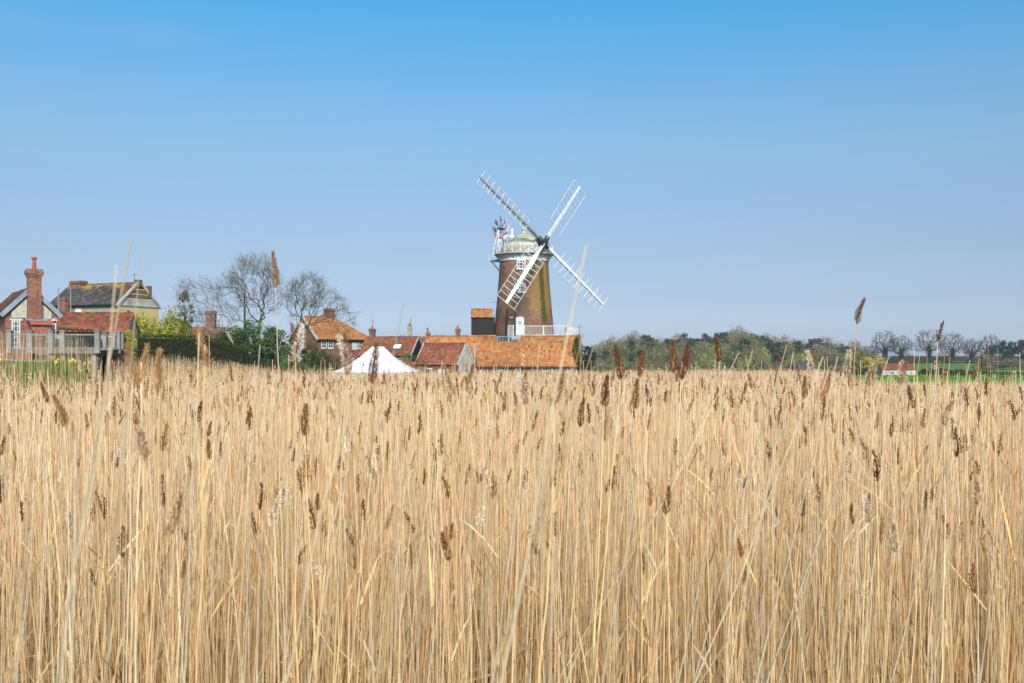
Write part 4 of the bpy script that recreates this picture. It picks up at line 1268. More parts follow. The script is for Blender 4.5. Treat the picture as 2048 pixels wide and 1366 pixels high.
# a dark timber pole behind the shrubs
pl = empty('timber_pole', (px2x(489, 112), 112, g(px2x(489, 112), 112) - .3), 0, 'dark weathered timber pole rising behind the green shrubs', 'pole')
hp = ZC + (HY - 588) / F * 112 - pl.location.z
mb = MB(); mb.tube([(0, 0, 0), (.03, 0, hp * .5), (0, 0, hp)], [.16, .13, .1], 10); mb.build('shaft', 'pole_wood', pl)
mb = MB(); mb.tube([(0, 0, hp - .02), (0, 0, hp + .1)], [.13, .12], 10); mb.build('cap', 'pole_wood', pl)

# far farmhouse on the right, half hidden by the green crop
fx0, fx1 = px2x(1765, 296), px2x(1832, 296)
zf = g((fx0 + fx1) / 2, 297)
fh = empty('far_white_farmhouse', (fx0, 296, zf), 0, 'far low white house with long red tiled roof beyond the green crop field', 'house')
wall, roof = gable_house(fh, fx1 - fx0, 6.0, -.5, 2.35, 4.0, 'render_grey', 'red', seed=95, tw=.4)
for k in range(5):
    window(wall, (1.0 + k * 1.9, 0, .8), (1, 0, 0), .8, 1.0, 2, 2, fw=.12, mat='teal_paint' if k % 2 else 'white_paint')
fs = empty('far_slate_house', (px2x(1588, 330), 330, g(px2x(1605, 330), 333)), 0, 'far grey roofed house with red chimney at the foot of the wood', 'house')
wall, roof = gable_house(fs, 6.4, 6.0, -.5, 2.2, 4.6, 'brick_old', 'slate', seed=97, tw=.4)
for xx in (.6, 3.6): chimney(fs, xx, 3.0, 4.0, 5.9, .7, .7, 'brick_red', 1, .4, .2)
# ------------------------------------------------------------------ trees
def tube_chunk(P0, P1, R0, R1, n=4, col=(.1, .08, .06)):
    """many straight tapered tubes at once"""
    P0 = np.asarray(P0, float); P1 = np.asarray(P1, float); m = len(P0)
    d = P1 - P0; L = np.linalg.norm(d, axis=1, keepdims=True) + 1e-9; d = d / L
    ref = np.where(np.abs(d[:, 2:3]) < .9, np.array([[0, 0, 1.]]), np.array([[1., 0, 0]]))
    a = np.cross(d, ref); a /= np.linalg.norm(a, axis=1, keepdims=True); b = np.cross(d, a)
    t = 2 * np.pi * np.arange(n) / n
    ring = a[:, None] * np.cos(t)[None, :, None] + b[:, None] * np.sin(t)[None, :, None]
    v = np.concatenate([P0[:, None] + ring * np.asarray(R0)[:, None, None], P1[:, None] + ring * np.asarray(R1)[:, None, None]], 1)
    k = np.arange(n)
    f = np.stack([k, (k + 1) % n, n + (k + 1) % n, n + k], -1)
    F_ = (np.arange(m)[:, None, None] * 2 * n + f[None]).reshape(-1, 4)
    c = np.asarray(col, float)
    C = np.repeat(c, 2 * n, 0) if c.ndim == 2 else c
    return v.reshape(-1, 3), F_, C, 0

def grow(points, root, fork, bal=.55, wig=.05, seed=0, r_tip=.012, r_exp=2.3):
    """joins crown points into a branching tree by shortest weighted paths; returns edges with radii"""
    rng = np.random.default_rng(seed)
    n = len(points)
    nodes = [np.array(root, float)]; par = [-1]; plen = [0.0]
    steps = 4
    for i in range(1, steps + 1):
        q = np.array(root) + (np.array(fork) - np.array(root)) * i / steps + rng.normal(0, wig, 3) * (i < steps) * np.array([1, 1, 0])
        plen.append(plen[-1] + np.linalg.norm(q - nodes[-1])); nodes.append(q); par.append(len(nodes) - 2)
    order = np.argsort(np.linalg.norm(points - np.array(fork), axis=1))
    NN = np.zeros((n * 2 + 8, 3)); PL = np.zeros(n * 2 + 8)
    k = len(nodes); NN[:k] = nodes; PL[:k] = plen
    lo = 3
    for i in order:
        p = points[i]
        d = np.linalg.norm(NN[lo:k] - p, axis=1)
        j = lo + int(np.argmin(d + bal * PL[lo:k] * .7))
        dj = np.linalg.norm(NN[j] - p)
        q = NN[j] * .5 + p * .5 + rng.normal(0, .03, 3) * dj + np.array([0, 0, -.04 * dj])
        NN[k] = q; PL[k] = PL[j] + dj * .5; par.append(j); k += 1
        NN[k] = p; PL[k] = PL[j] + dj; par.append(k - 1); k += 1
    par = np.array(par); cnt = np.zeros(k)
    child = np.zeros(k, int)
    for i in range(1, k): child[par[i]] += 1
    cnt[child == 0] = 1.0
    for i in range(k - 1, 0, -1): cnt[par[i]] += cnt[i]
    rad = r_tip * cnt ** (1 / r_exp)
    return NN[:k], par, rad, child

def ell_points(n, c, r, rng, hollow=.35, flat=0.0):
    u = rng.normal(size=(n, 3)); u /= np.linalg.norm(u, axis=1, keepdims=True)
    q = (hollow + (1 - hollow) * rng.random(n)) ** (1 / 2.2)
    p = u * q[:, None]
    if flat: p[:, 2] = np.where(p[:, 2] < 0, p[:, 2] * (1 - flat), p[:, 2])
    return np.array(c) + p * np.array(r)

def bare_tree_meshes(lobes, root, fork, seed, r_tip=.012, twigs=3, twl=.5, cb=(.10, .085, .065), ct=(.15, .13, .095), bud=None, bal=.55, r_exp=2.3, trunk_cut=.09):
    rng = np.random.default_rng(seed)
    pts = np.concatenate([ell_points(n_, c, r, rng) for c, r, n_ in lobes])
    NN, par, rad, child = grow(pts, root, fork, bal, seed=seed, r_tip=r_tip, r_exp=r_exp)
    i = np.arange(1, len(NN)); p = par[i]
    r0 = np.minimum(rad[p], rad[i] * 1.5); r1 = rad[i]
    big = r0 > trunk_cut
    cc = np.array(cb) * (.75 + .5 * rng.random((len(i), 1)))
    trunk = tube_chunk(NN[p][big], NN[i][big], r0[big], r1[big], 8, cc[big]) if big.any() else None
    ch = [tube_chunk(NN[p][~big], NN[i][~big], r0[~big], r1[~big], 4, cc[~big])]
    tips = np.where(child == 0)[0]
    mids = np.where(rad < r_tip * 2.5)[0]
    src = np.concatenate([np.repeat(tips, twigs), np.repeat(mids, max(1, twigs // 2))])
    d = NN[src] - NN[par[src]]; d /= np.linalg.norm(d, axis=1, keepdims=True) + 1e-9
    d = d * .8 + rng.normal(0, .42, d.shape) + np.array([0, 0, .22]); d /= np.linalg.norm(d, axis=1, keepdims=True)
    ln = twl * (.35 + .9 * rng.random((len(src), 1)))
    tc = np.array(ct) * (.7 + .6 * rng.random((len(src), 1)))
    mid = NN[src] + d * ln * .5
    d2 = d + rng.normal(0, .3, d.shape); e_ = mid + d2 * ln * .5
    w = r_tip * .75
    ch.append(tube_chunk(NN[src], mid, np.full(len(src), w), np.full(len(src), w * .7), 3, tc))
    ch.append(tube_chunk(mid, e_, np.full(len(src), w * .7), np.full(len(src), w * .35), 3, tc))
    if bud is not None:
        bc, nb, bs = bud
        k = rng.integers(0, len(src), nb)
        pos = mid[k] + (e_[k] - mid[k]) * rng.random((nb, 1)) + rng.normal(0, .03, (nb, 3))
        ch.append(leaf_tris(pos, bs, np.array(bc) * (.6 + .8 * rng.random((nb, 1))), rng, 1))
    return trunk, ch

def leaf_tris(pos, size, col, rng, mat=0, stretch=1.0, upbias=0.0):
    n = len(pos)
    a = rng.normal(size=(n, 3)); a[:, 2] += upbias * np.sign(upbias) * 1.0 if upbias else 0
    a /= np.linalg.norm(a, axis=1, keepdims=True)
    b = rng.normal(size=(n, 3)); b -= a * (a * b).sum(1, keepdims=True); b /= np.linalg.norm(b, axis=1, keepdims=True)
    s = np.asarray(size) * (.6 + .8 * rng.random((n, 1)))
    v = np.stack([pos - a * s * stretch, pos + b * s * .55, pos + a * s * stretch, pos - b * s * .55], 1)
    F_ = (np.arange(n)[:, None] * 4 + np.arange(4)[None])
    c = np.asarray(col, float)
    C = np.repeat(c, 4, 0) if c.ndim == 2 else c
    return v.reshape(-1, 3), F_, C, mat

def crown_cloud(lobes, size, cols, rng, per=260, hollow=.55, stretch=1.0, up=0.0, sub=7, subr=.38, hang=0.0):
    """leaf-sized faces gathered in clumps over each lobe: uneven outline with gaps"""
    ch = []
    for (c, r, k) in lobes:
        cen = ell_points(k, c, r, rng, hollow, .25)
        tone = np.array(cols)[rng.integers(0, len(cols), k)] * (.7 + .6 * rng.random((k, 1)))
        sr = np.array(r).min() * subr * (.6 + .8 * rng.random((k, 1)))
        m = max(6, per // sub)
        off = np.clip(rng.normal(size=(k, m, 3)), -1.5, 1.5) * .55
        off[:, :, 2] -= hang * np.abs(rng.normal(size=(k, m)))
        pos = (cen[:, None] + off * sr[:, None]).reshape(-1, 3)
        col = np.repeat(tone, m, 0) * (.75 + .5 * rng.random((k * m, 1)))
        ch.append(leaf_tris(pos, size, col, rng, 0, stretch, up))
    return ch

def tree_thing(name, label, cat, loc, trunk, crown, group=None, mats_c=('leaves',), mats_t=('bark',)):
    e = empty(name, loc, 0, label, cat, group)
    if trunk is not None: obj('trunk', np_mesh('trunk', trunk if isinstance(trunk, list) else [trunk], list(mats_t)), e)
    obj('crown', np_mesh('crown', crown, list(mats_c)), e)
    return e

def local(px, py, d, root):
    p = at(px, py, d); return np.array([p.x - root[0], p.y - root[1], p.z - root[2]])

# two bare multi-stemmed trees before the houses
d = 100.0
rt = (px2x(519, d), d, g(px2x(519, d), d) - .1)
L = lambda px, py, dd=100.0: local(px, py, dd, rt)
lob = [(L(505, 565), (2.5, 2.5, 2.4), 300), (L(462, 585), (1.9, 1.9, 2.0), 150), (L(545, 590), (1.2, 1.8, 2.0), 90), (L(495, 625), (2.6, 2.0, 1.0), 45), (L(508, 530), (2.0, 1.9, 1.0), 90)]
tk, cr_ = bare_tree_meshes(lob, (0, 0, -.2), L(519, 645), 21, .0095, 4, .85, (.12, .105, .075), (.17, .15, .10), ((.15, .19, .05), 900, .045), r_exp=2.05)
tree_thing('bare_tree', 'bare rounded tree with pale forked trunk between hedge and brick house', 'tree', rt, [tk], cr_, 'bare trees by the houses', ('bark', 'leaves'))
d = 101.0
rt = (px2x(600, d), d, g(px2x(600, d), d) - .1)
lob = [(L(615, 585), (1.9, 2.0, 2.1), 230), (L(592, 600), (1.2, 1.7, 2.1), 90), (L(652, 612), (1.9, 1.8, 1.8), 120), (L(684, 640), (1.3, 1.5, 1.6), 65), (L(612, 642), (1.8, 1.6, 1.1), 35)]
tk, cr_ = bare_tree_meshes(lob, (0, 0, -.2), L(598, 660), 22, .0095, 4, .85, (.115, .105, .075), (.16, .15, .10), ((.16, .20, .05), 1300, .05), r_exp=2.05)
tree_thing('bare_tree', 'bare spreading tree with faint green buds in front of the orange roofed house', 'tree', rt, [tk], cr_, 'bare trees by the houses', ('bark', 'leaves'))
d = 93.0
rt = (px2x(505, d), d, g(px2x(505, d), d) - .1)
L = lambda px, py, dd=93.0: local(px, py, dd, rt)
lob = [(L(400, 600), (2.2, 1.6, 2.2), 170), (L(430, 640), (2.2, 1.4, 1.5), 120), (L(372, 590), (1.0, 1.2, 1.6), 60)]
tk, cr_ = bare_tree_meshes(lob, (-.2, 0, .2), L(452, 664), 23, .011, 3, .75, (.25, .23, .19), (.14, .12, .09), ((.14, .17, .06), 700, .05), trunk_cut=.07)
tree_thing('leaning_tree', 'leaning bare tree with pale grey trunk above the dark hedge', 'tree', rt, [tk], cr_, None, ('bark', 'leaves'))

# yellow-green willows, a dark ivy-clad conifer, green shrubs
def bush(name, label, px, pyt, d, w, h, cols, seed, size=.09, k=60, per=110, cat='shrub', group=None, stretch=1.0, hang=0.0, trunk=True, lobes=5, zb=None, mats=('leaves',)):
    rng = np.random.default_rng(seed)
    x = px2x(px, d); z0 = g(x, d) if zb is None else zb
    zt = ZC + (HY - pyt) / F * d
    H = zt - z0 if h is None else h
    lb = []
    for i in range(lobes):
        a = rng.random() * 6.28
        rr = w * (.20 + .16 * rng.random())
        lb.append(((math.cos(a) * w * .28 * (i > 0), math.sin(a) * w * .22 * (i > 0), H * (.42 + .30 * rng.random() - .08 * (i > 2))), (rr * 1.15, rr, H * (.26 + .12 * rng.random())), k // lobes + 2))
    lb[0] = ((0, 0, H * .6), (w * .34, w * .32, H * .40), k // 2)
    ch = crown_cloud(lb, size * 1.12, cols, rng, int(per * 1.9), stretch=stretch, hang=hang)
    tr_ = None
    if trunk:
        n_ = 14
        e_ = np.array([ell_points(1, c, np.array(r) * .8, rng)[0] for c, r, kk in (lb * 3)[:n_]])
        P0 = np.repeat(np.array([[0, 0, -.25]]), len(e_), 0) + rng.normal(0, .06, (len(e_), 3)) * np.array([1, 1, 0])
        tr_ = [tube_chunk(P0, e_, np.full(len(e_), max(.03, w * .018)), np.full(len(e_), .015), 5, np.array((.09, .075, .05)))]
    return tree_thing(name, label, cat, (x, d, z0), tr_, ch, group, mats)

YG = [(.36, .36, .045), (.44, .43, .055), (.28, .29, .045), (.38, .33, .07)]
DG = [(.035, .06, .018), (.05, .085, .022), (.03, .045, .018), (.07, .10, .025)]
MG = [(.07, .13, .025), (.10, .17, .03), (.05, .09, .02), (.13, .19, .035)]
HGs = [(.028, .05, .016), (.04, .068, .02), (.055, .08, .022)]
OL = [(.10, .11, .04), (.13, .13, .055), (.08, .085, .035)]
bush('willow_tree', 'yellow green willow with drooping shoots beside the yellow wall', 283, 620, 97, 3.6, None, YG, 1, .07, 90, 150, 'tree', 'yellow green willows', 2.2, 1.3)
bush('willow_tree', 'tall yellow green willow with drooping shoots above the dark hedge', 345, 612, 96, 3.8, None, YG, 2, .07, 100, 150, 'tree', 'yellow green willows', 2.2, 1.3)
bush('willow_tree', 'small yellow green willow by the outbuilding gable', 258, 655, 90, 1.9, None, YG, 3, .06, 50, 130, 'tree', 'yellow green willows', 2.2, 1.2)
bush('willow_tree', 'broad yellow green willow between the two taller willows', 314, 640, 93, 2.8, None, YG, 19, .07, 60, 120, 'tree', 'yellow green willows', 2.2, 1.3)
bush('ivy_clad_tree', 'narrow dark evergreen standing up behind the willows', 374, 570, 104, 1.5, None, DG + OL, 4, .09, 44, 90, 'tree', None, 1.0, .4)
bush('green_shrub', 'bright leafed green shrub under the bare tree', 505, 640, 97, 3.6, None, MG, 5, .09, 70, 120, 'shrub')
bush('green_shrub', 'mid green shrub beside the timber pole', 455, 655, 99, 3.4, None, MG + OL, 6, .09, 70, 120, 'shrub')
bush('green_shrub', 'dark green shrub behind the pale tree trunk', 548, 655, 96, 3.2, None, DG + MG, 7, .09, 70, 120, 'shrub')
bush('green_shrub', 'low dark shrub at the right end of the hedge', 510, 690, 92, 2.4, None, DG, 8, .08, 50, 110, 'shrub')
bush('green_shrub', 'low dark evergreen shrub closing the end of the clipped hedge', 494, 699, 86.4, 1.9, None, HGs, 18, .07, 40, 110, 'shrub')
bush('green_shrub', 'twiggy olive shrub against the brick house wall', 620, 688, 104, 2.6, None, OL + MG, 9, .07, 50, 100, 'shrub')
bush('green_shrub', 'straggling dull green shrub left of the marquee', 665, 705, 106, 3.0, None, OL, 10, .07, 50, 90, 'shrub')
bush('green_shrub', 'pale olive shrub climbing by the forked tree', 585, 672, 103, 2.2, None, OL + MG, 16, .07, 44, 90, 'shrub')
bush('variegated_shrub', 'rounded pale variegated shrub by the garden wall', 815, 699, 110, 2.0, None, [(.22, .25, .12), (.30, .32, .17), (.13, .16, .06)], 11, .06, 50, 120, 'shrub')
bush('green_shrub', 'small bright green climber by the wing window', 853, 723, 100.3, .9, None, [(.16, .28, .03), (.12, .22, .03)], 12, .05, 24, 90, 'shrub')
bush('dark_pine', 'small dark pine just beyond the ivy covered gable', 1168, 688, 128, 2.4, None, [(.02, .045, .03), (.03, .06, .035), (.015, .03, .022)], 13, .10, 40, 90, 'tree')

# clipped dark hedge
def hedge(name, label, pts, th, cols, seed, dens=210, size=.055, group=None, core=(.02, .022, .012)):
    """pts: (px, top py, distance); a solid dark core, added to block light, thickly covered with small leaves"""
    rng = np.random.default_rng(seed)
    x0, y0 = px2x(pts[0][0], pts[0][2]), pts[0][2]
    e = empty(name, (x0, y0, g(x0, y0)), 0, label, 'hedge', group)
    W = np.array([[px2x(p, dd), dd, ZC + (HY - py) / F * dd, g(px2x(p, dd), dd) - .2] for p, py, dd in pts])
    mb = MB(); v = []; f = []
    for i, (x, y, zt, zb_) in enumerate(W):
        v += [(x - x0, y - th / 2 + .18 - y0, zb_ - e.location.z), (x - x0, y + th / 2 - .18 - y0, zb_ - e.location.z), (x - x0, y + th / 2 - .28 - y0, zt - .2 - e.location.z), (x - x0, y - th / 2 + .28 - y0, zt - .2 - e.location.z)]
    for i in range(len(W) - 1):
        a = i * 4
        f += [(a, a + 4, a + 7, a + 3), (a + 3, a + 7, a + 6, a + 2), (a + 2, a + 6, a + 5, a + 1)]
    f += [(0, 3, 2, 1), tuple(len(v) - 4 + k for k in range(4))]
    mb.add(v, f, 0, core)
    mb.build('core', 'bark', e)  # solid added to stop light passing through the leaves
    P = []
    for (xa, ya, za_, ba), (xb, yb, zb2, bb_) in zip(W[:-1], W[1:]):
        Ls = math.hypot(xb - xa, yb - ya)
        n_ = int(dens * Ls * (2.6 + th))
        t = rng.random(n_); zt = za_ + (zb2 - za_) * t + .05 * np.sin(t * 40); zb3 = ba + (bb_ - ba) * t
        face = rng.random(n_); h = rng.random(n_)
        top = face < .3
        yy = np.where(top, (rng.random(n_) - .5) * th, np.where(face < .8, -th / 2, th / 2)) + rng.normal(0, .09, n_)
        zz = np.where(top, zt, zb3 + (zt - zb3) * h) + rng.normal(0, .08, n_)
        xx = xa + (xb - xa) * t
        P.append(np.stack([xx - x0, ya + (yb - ya) * t + yy - y0, zz - e.location.z], -1))
    P = np.concatenate(P)
    c = np.array(cols)[rng.integers(0, len(cols), len(P))] * (.6 + .8 * rng.random((len(P), 1)))
    o = obj('foliage', np_mesh('foliage', [leaf_tris(P, size, c, rng)], ['leaves']), e)
    o['kind'] = 'stuff'
    return e
HG = [(.028, .05, .016), (.04, .068, .02), (.02, .035, .012), (.055, .08, .022)]
hedge('clipped_hedge', 'long dark clipped evergreen hedge behind the reeds', [(282, 672, 86), (410, 674, 86), (418, 678, 86), (455, 686, 86.5), (492, 701, 87)], 2.2, HG, 31)
hedge('clipped_hedge', 'short dark hedge beside the right end of the deck', [(196, 690, 77.5), (204, 682, 77.5), (222, 670, 77.5), (249, 671, 78)], 1.3, HG, 32)
hedge('ivy_hedge', 'thin strip of dark ivy along the outbuilding eaves', [(110, 657, 89.9), (190, 662, 89.9)], .5, HG, 33, dens=160)

# ivy on the parapet gable
rng = np.random.default_rng(40)
iv = empty('ivy', (kx0 + KL + .36, 105.8, 0), 0, 'green ivy climbing the right hand parapet of the long range', 'ivy')
n_ = 1900
yy = rng.random(n_) * 4.4; zz = rng.random(n_) * 5.4
k = (zz < 2.9 + yy * 1.15) & (zz < 5.3 - .25 * np.abs(yy - 2.6)) & (zz > .2)
P = np.stack([rng.normal(.06, .07, n_), yy, zz], -1)[k]
n2 = 1500
q = rng.random(n2); P2 = np.stack([-.3 - rng.random(n2) ** 2 * .75 * (1 - np.abs(q - .5)), q * 2.4 + rng.normal(0, .06, n2) - .18, 2.75 + q * 2.9 + .14 + rng.normal(0, .06, n2)], -1)
P3 = np.stack([rng.random(900) * -.36 , rng.normal(-.22, .08, 900), rng.random(900) * 3.0], -1)
P = np.concatenate([P, P2, P3])
c = np.array(MG + DG)[rng.integers(0, 8, len(P))] * (.7 + .6 * rng.random((len(P), 1)))
obj('foliage', np_mesh('foliage', [leaf_tris(P, .075, c, rng)], ['leaves']), iv)
mb = MB(); mb.tube([(0.03, .3, 0), (.05, .8, 2.0), (.03, 1.9, 4.2)], [.05, .035, .015], 6, col=(.09, .075, .05)); mb.build('stem', 'bark', iv)

# ------------------------------------------------------------------ the wood on the hill and the far trees
WOODS = {}
def wood_variant(kind, seed):
    rng = np.random.default_rng(seed)
    if kind == 'bare':
        lb = [((0, 0, 5.0), (2.8, 2.8, 3.0), 60), ((1.2, 0, 4.0), (2.2, 2.2, 2.2), 30), ((-1.3, .4, 4.2), (2.2, 2.2, 2.4), 30)]
        ch = crown_cloud(lb, .15, [(.23, .175, .125), (.27, .21, .15), (.20, .165, .095), (.24, .205, .105)], rng, 170, stretch=1.6, subr=.42)
    elif kind == 'olive':
        lb = [((0, 0, 3.8), (3.0, 3.0, 2.6), 60), ((1.6, 0, 2.8), (2.2, 2.0, 2.0), 26), ((-1.6, -.4, 3.0), (2.2, 2.0, 2.2), 26)]
        ch = crown_cloud(lb, .17, [(.19, .18, .075), (.23, .21, .085), (.16, .15, .065), (.26, .22, .11)], rng, 120, stretch=1.5, subr=.45)
    elif kind == 'lime':
        lb = [((0, 0, 3.6), (2.9, 2.9, 2.6), 70), ((1.5, -.5, 2.6), (2.0, 2.0, 1.9), 26)]
        ch = crown_cloud(lb, .16, [(.29, .33, .06), (.34, .38, .065), (.23, .27, .055)], rng, 120, stretch=1.2, subr=.45)
    else:
        lb = []
        for i in range(9):
            a = rng.random() * 6.28; r = .4 + 1.9 * rng.random()
            lb.append(((math.cos(a) * r, math.sin(a) * r, 4.0 + 3.4 * rng.random()), (1.25, 1.2, .6), 12))
        lb.append(((0, 0, 7.0), (1.2, 1.2, .9), 14))
        ch = crown_cloud(lb, .16, [(.05, .078, .052), (.064, .095, .056), (.04, .06, .044), (.08, .108, .064)], rng, 130, stretch=1.6, subr=.5)
    n_ = 9
    cs = [ell_points(1, c, np.array(r) * .75, rng)[0] for c, r, kk in (lb * 4)[:n_]]
    top = np.array([rng.normal(0, .2), rng.normal(0, .2), 3.0 if kind != 'pine' else 5.5])
    P0 = [np.array([0, 0, -.6])] + [top * (.6 + .4 * rng.random()) for _ in cs]
    P1 = [top] + cs
    r0 = [.22] + [.08] * len(cs); r1 = [.13] + [.03] * len(cs)
    tk = tube_chunk(P0, P1, np.array(r0), np.array(r1), 5, np.array((.10, .085, .065) if kind != 'pine' else (.13, .075, .045)))
    return np_mesh('trunk', [tk], ['bark']), np_mesh('crown', ch, ['leaves'])
for kind, m_ in (('bare', 3), ('olive', 3), ('lime', 2), ('pine', 4)):
    WOODS[kind] = [wood_variant(kind, 100 + 10 * i + len(kind)) for i in range(m_)]
WL = {'bare': ('bare_wood_tree', 'leafless brown grey tree in the wood on the low hill'),
      'olive': ('budding_wood_tree', 'olive budding tree in the wood on the low hill'),
      'lime': ('green_wood_tree', 'rounded fresh green tree at the front of the wood'),
      'pine': ('pine_tree', 'dark green pine in the wood on the low hill')}
def wood_tree(kind, x, y, s, sz, rng, label=None, group='trees of the wood on the hill'):
    tm, cm = WOODS[kind][rng.integers(0, len(WOODS[kind]))]
    nm, lb = WL[kind]
    e = empty(nm, (x, y, g(x, y)), rng.random() * 6.28, label or lb, 'tree', group)
    e.scale = (s, s, sz)
    obj('trunk', tm, e); obj('crown', cm, e)
    return e
rng = np.random.default_rng(55)
# top line of the wood in photo pixels, back to front rows
sky_px = [1165, 1200, 1240, 1290, 1340, 1400, 1450, 1480, 1530, 1580, 1640, 1690, 1730]
sky_py = [706, 688, 680, 677, 677, 672, 668, 664, 679, 685, 683, 691, 705]
for row, (d, kinds, dy, stepm) in enumerate(((455, ['pine', 'pine', 'pine', 'bare'], -1, 4.2), (425, ['pine', 'pine', 'olive', 'bare'], 7, 5.0), (400, ['olive', 'pine', 'bare', 'olive'], 18, 5.4), (375, ['bare', 'olive', 'pine', 'olive', 'lime'], 28, 6.0), (352, ['olive', 'bare', 'olive', 'lime'], 38, 6.4))):
    x = px2x(1160, d)
    while x < px2x(1740 - row * 6, d):
        px = 1024 + x / d * F
        top = float(np.interp(px, sky_px, sky_py)) + dy * (1 if px < 1640 else .5)
        kind = kinds[rng.integers(0, len(kinds))]
        if px < 1270 and kind == 'pine' and rng.random() < .6: kind = 'olive' if row > 0 else 'bare'
        if row == 0 and px > 1560 and rng.random() < .5: kind = 'bare'
        zt = ZC + (HY - top) / F * d + rng.normal(0, .7)
        yy = d + rng.normal(0, 5)
        h = max(3.2, zt - g(x, yy))
        H0 = {'bare': 7.6, 'olive': 6.2, 'lime': 6.0, 'pine': 7.9}[kind]
        sz = h / H0 * 1.06
        wood_tree(kind, x, yy, float(np.clip(sz * rng.uniform(.85, 1.15), .7, 1.6)), sz, rng)
        x += stepm * rng.uniform(.7, 1.3)
for px, d, h, s in ((1600, 345, 6.4, 1.35), (1495, 345, 5.2, 1.2)):
    x = px2x(px, d)
    wood_tree('lime', x, d, s, h / 6.0, rng, 'large rounded lime green tree before the brown trees' if px == 1600 else None)
# dense underwood closing the foot of the wood
P = []
for d in (340, 362, 388, 414):
    n_ = 2600
    x = px2x(1155, d) + rng.random(n_) * (px2x(1745, d) - px2x(1155, d)); y = d + rng.normal(0, 5, n_)
    P.append(np.stack([x, y, gz(x, y) + rng.random(n_) * 3.0], -1))
P = np.concatenate(P)
c = np.array([(.21, .18, .08), (.17, .16, .06), (.25, .19, .115), (.13, .135, .045)])[rng.integers(0, 4, len(P))] * (.7 + .6 * rng.random((len(P), 1)))
o = obj('underwood', np_mesh('underwood', [leaf_tris(P, .55, c, rng, 0, 1.3)], ['leaves'])); tag(o, 'dense brown green undergrowth between the trees of the wood', 'undergrowth', None, 'stuff')

# hedgerow oaks and pines on the right
def oak(px, pyt, pyb, d, wpx, seed, label):
    rt = (px2x(px, d), d, g(px2x(px, d), d) - .3)
    zt = (ZC + (HY - pyt) / F * d - rt[2]) * 1.24
    w = wpx / F * d / 2 * 1.22
    lob = [((0, 0, zt * .66), (w, w * .8, zt * .34), 260), ((-w * .4, 0, zt * .5), (w * .6, w * .6, zt * .2), 70), ((w * .4, 0, zt * .52), (w * .6, w * .6, zt * .2), 70)]
    tk, cr_ = bare_tree_meshes(lob, (0, 0, -.3), (0, 0, zt * .30), seed, .065, 3, zt * .07, (.065, .054, .043), (.115, .093, .072), None, trunk_cut=.3, r_exp=2.15)
    rng = np.random.default_rng(seed)
    iv_ = ell_points(120, (0, 0, zt * .30), (w * .14, w * .14, zt * .22), rng)
    cr_.append(leaf_tris(np.repeat(iv_, 6, 0) + rng.normal(0, .35, (720, 3)), .4, np.array((.035, .045, .018)) * (.7 + .6 * rng.random((720, 1))), rng, 1))
    return tree_thing('hedgerow_oak', label, 'tree', rt, [tk], cr_, 'bare oaks along the far hedge', ('bark', 'leaves'))
oak(1770, 674, 728, 545, 46, 61, 'ivy clad bare oak standing alone left of the far meadow')
oak(1802, 681, 730, 550, 40, 62, 'smaller bare oak tucked against the ivy clad oak')
oak(1858, 671, 726, 550, 50, 63, 'broad bare oak in the middle of the far hedge line')
oak(1905, 677, 730, 540, 42, 64, 'bare oak with thick dark trunk in the far hedge')
oak(1944, 687, 733, 540, 30, 65, 'small bare oak between the thick oak and the pines')
oak(1978, 680, 735, 520, 40, 66, 'bare oak next to the dark pines at the meadow end')
oak(1738, 698, 730, 560, 34, 67, 'low bare oak beyond the yellow willow')
rng = np.random.default_rng(71)
for px, pyt, d, s in ((1985, 690, 470, 1.5), (2005, 682, 470, 1.6), (2025, 684, 465, 1.6), (2045, 679, 460, 1.7), (2068, 682, 460, 1.7), (2090, 684, 460, 1.6), (2015, 700, 440, 1.4), (2050, 703, 440, 1.5), (2080, 700, 440, 1.5)):
    x = px2x(px, d); h = ZC + (HY - pyt) / F * d - g(x, d)
    wood_tree('pine', x, d, s * .95, h / 7.9, rng, 'dark spreading pine at the far end of the meadow', 'pines at the end of the meadow')
for px, pyt, d, s in ((1970, 716, 400, 1.1), (1995, 722, 400, 1.2), (2020, 722, 395, 1.3), (2045, 720, 395, 1.3), (2075, 718, 395, 1.3), (1978, 734, 380, .9)):
    x = px2x(px, d); h = ZC + (HY - pyt) / F * d - g(x, d)
    wood_tree('olive' if px % 2 else 'bare', x, d, s, h / 6.4, rng, 'dark bushy tree below the pines', 'bushes below the pines')
bush('yellow_willow', 'rounded yellow willow beside the far white house', 1740, 716, 330, 8.2, None, [(.52, .42, .07), (.60, .50, .09), (.42, .34, .07)], 75, .22, 90, 120, 'tree', None, 1.8, .4)
for i, (px, pyt, d, w) in enumerate(((1868, 737, 335, 8), (1890, 738, 338, 8), (1915, 739, 335, 7.5), (1932, 742, 333, 6), (1848, 742, 335, 5))):
    bush('dark_thicket', 'dark rounded thicket at the edge of the green crop', px, pyt, d, w, None, [(.055, .06, .025), (.075, .07, .035), (.04, .045, .02)], 80 + i, .24, 50, 100, 'shrub', 'thickets by the crop field')
for i, (px, pyt, d, w) in enumerate(((1700, 722, 345, 8), (1672, 728, 345, 7), (1715, 738, 330, 5), (1650, 742, 325, 5), (1690, 745, 322, 5))):
    bush('mixed_thicket', 'green brown thicket between the wood and the yellow willow', px, pyt, d, w, None, [(.10, .12, .03), (.12, .11, .045), (.07, .08, .025)], 90 + i, .24, 50, 100, 'shrub', 'thickets by the yellow willow')
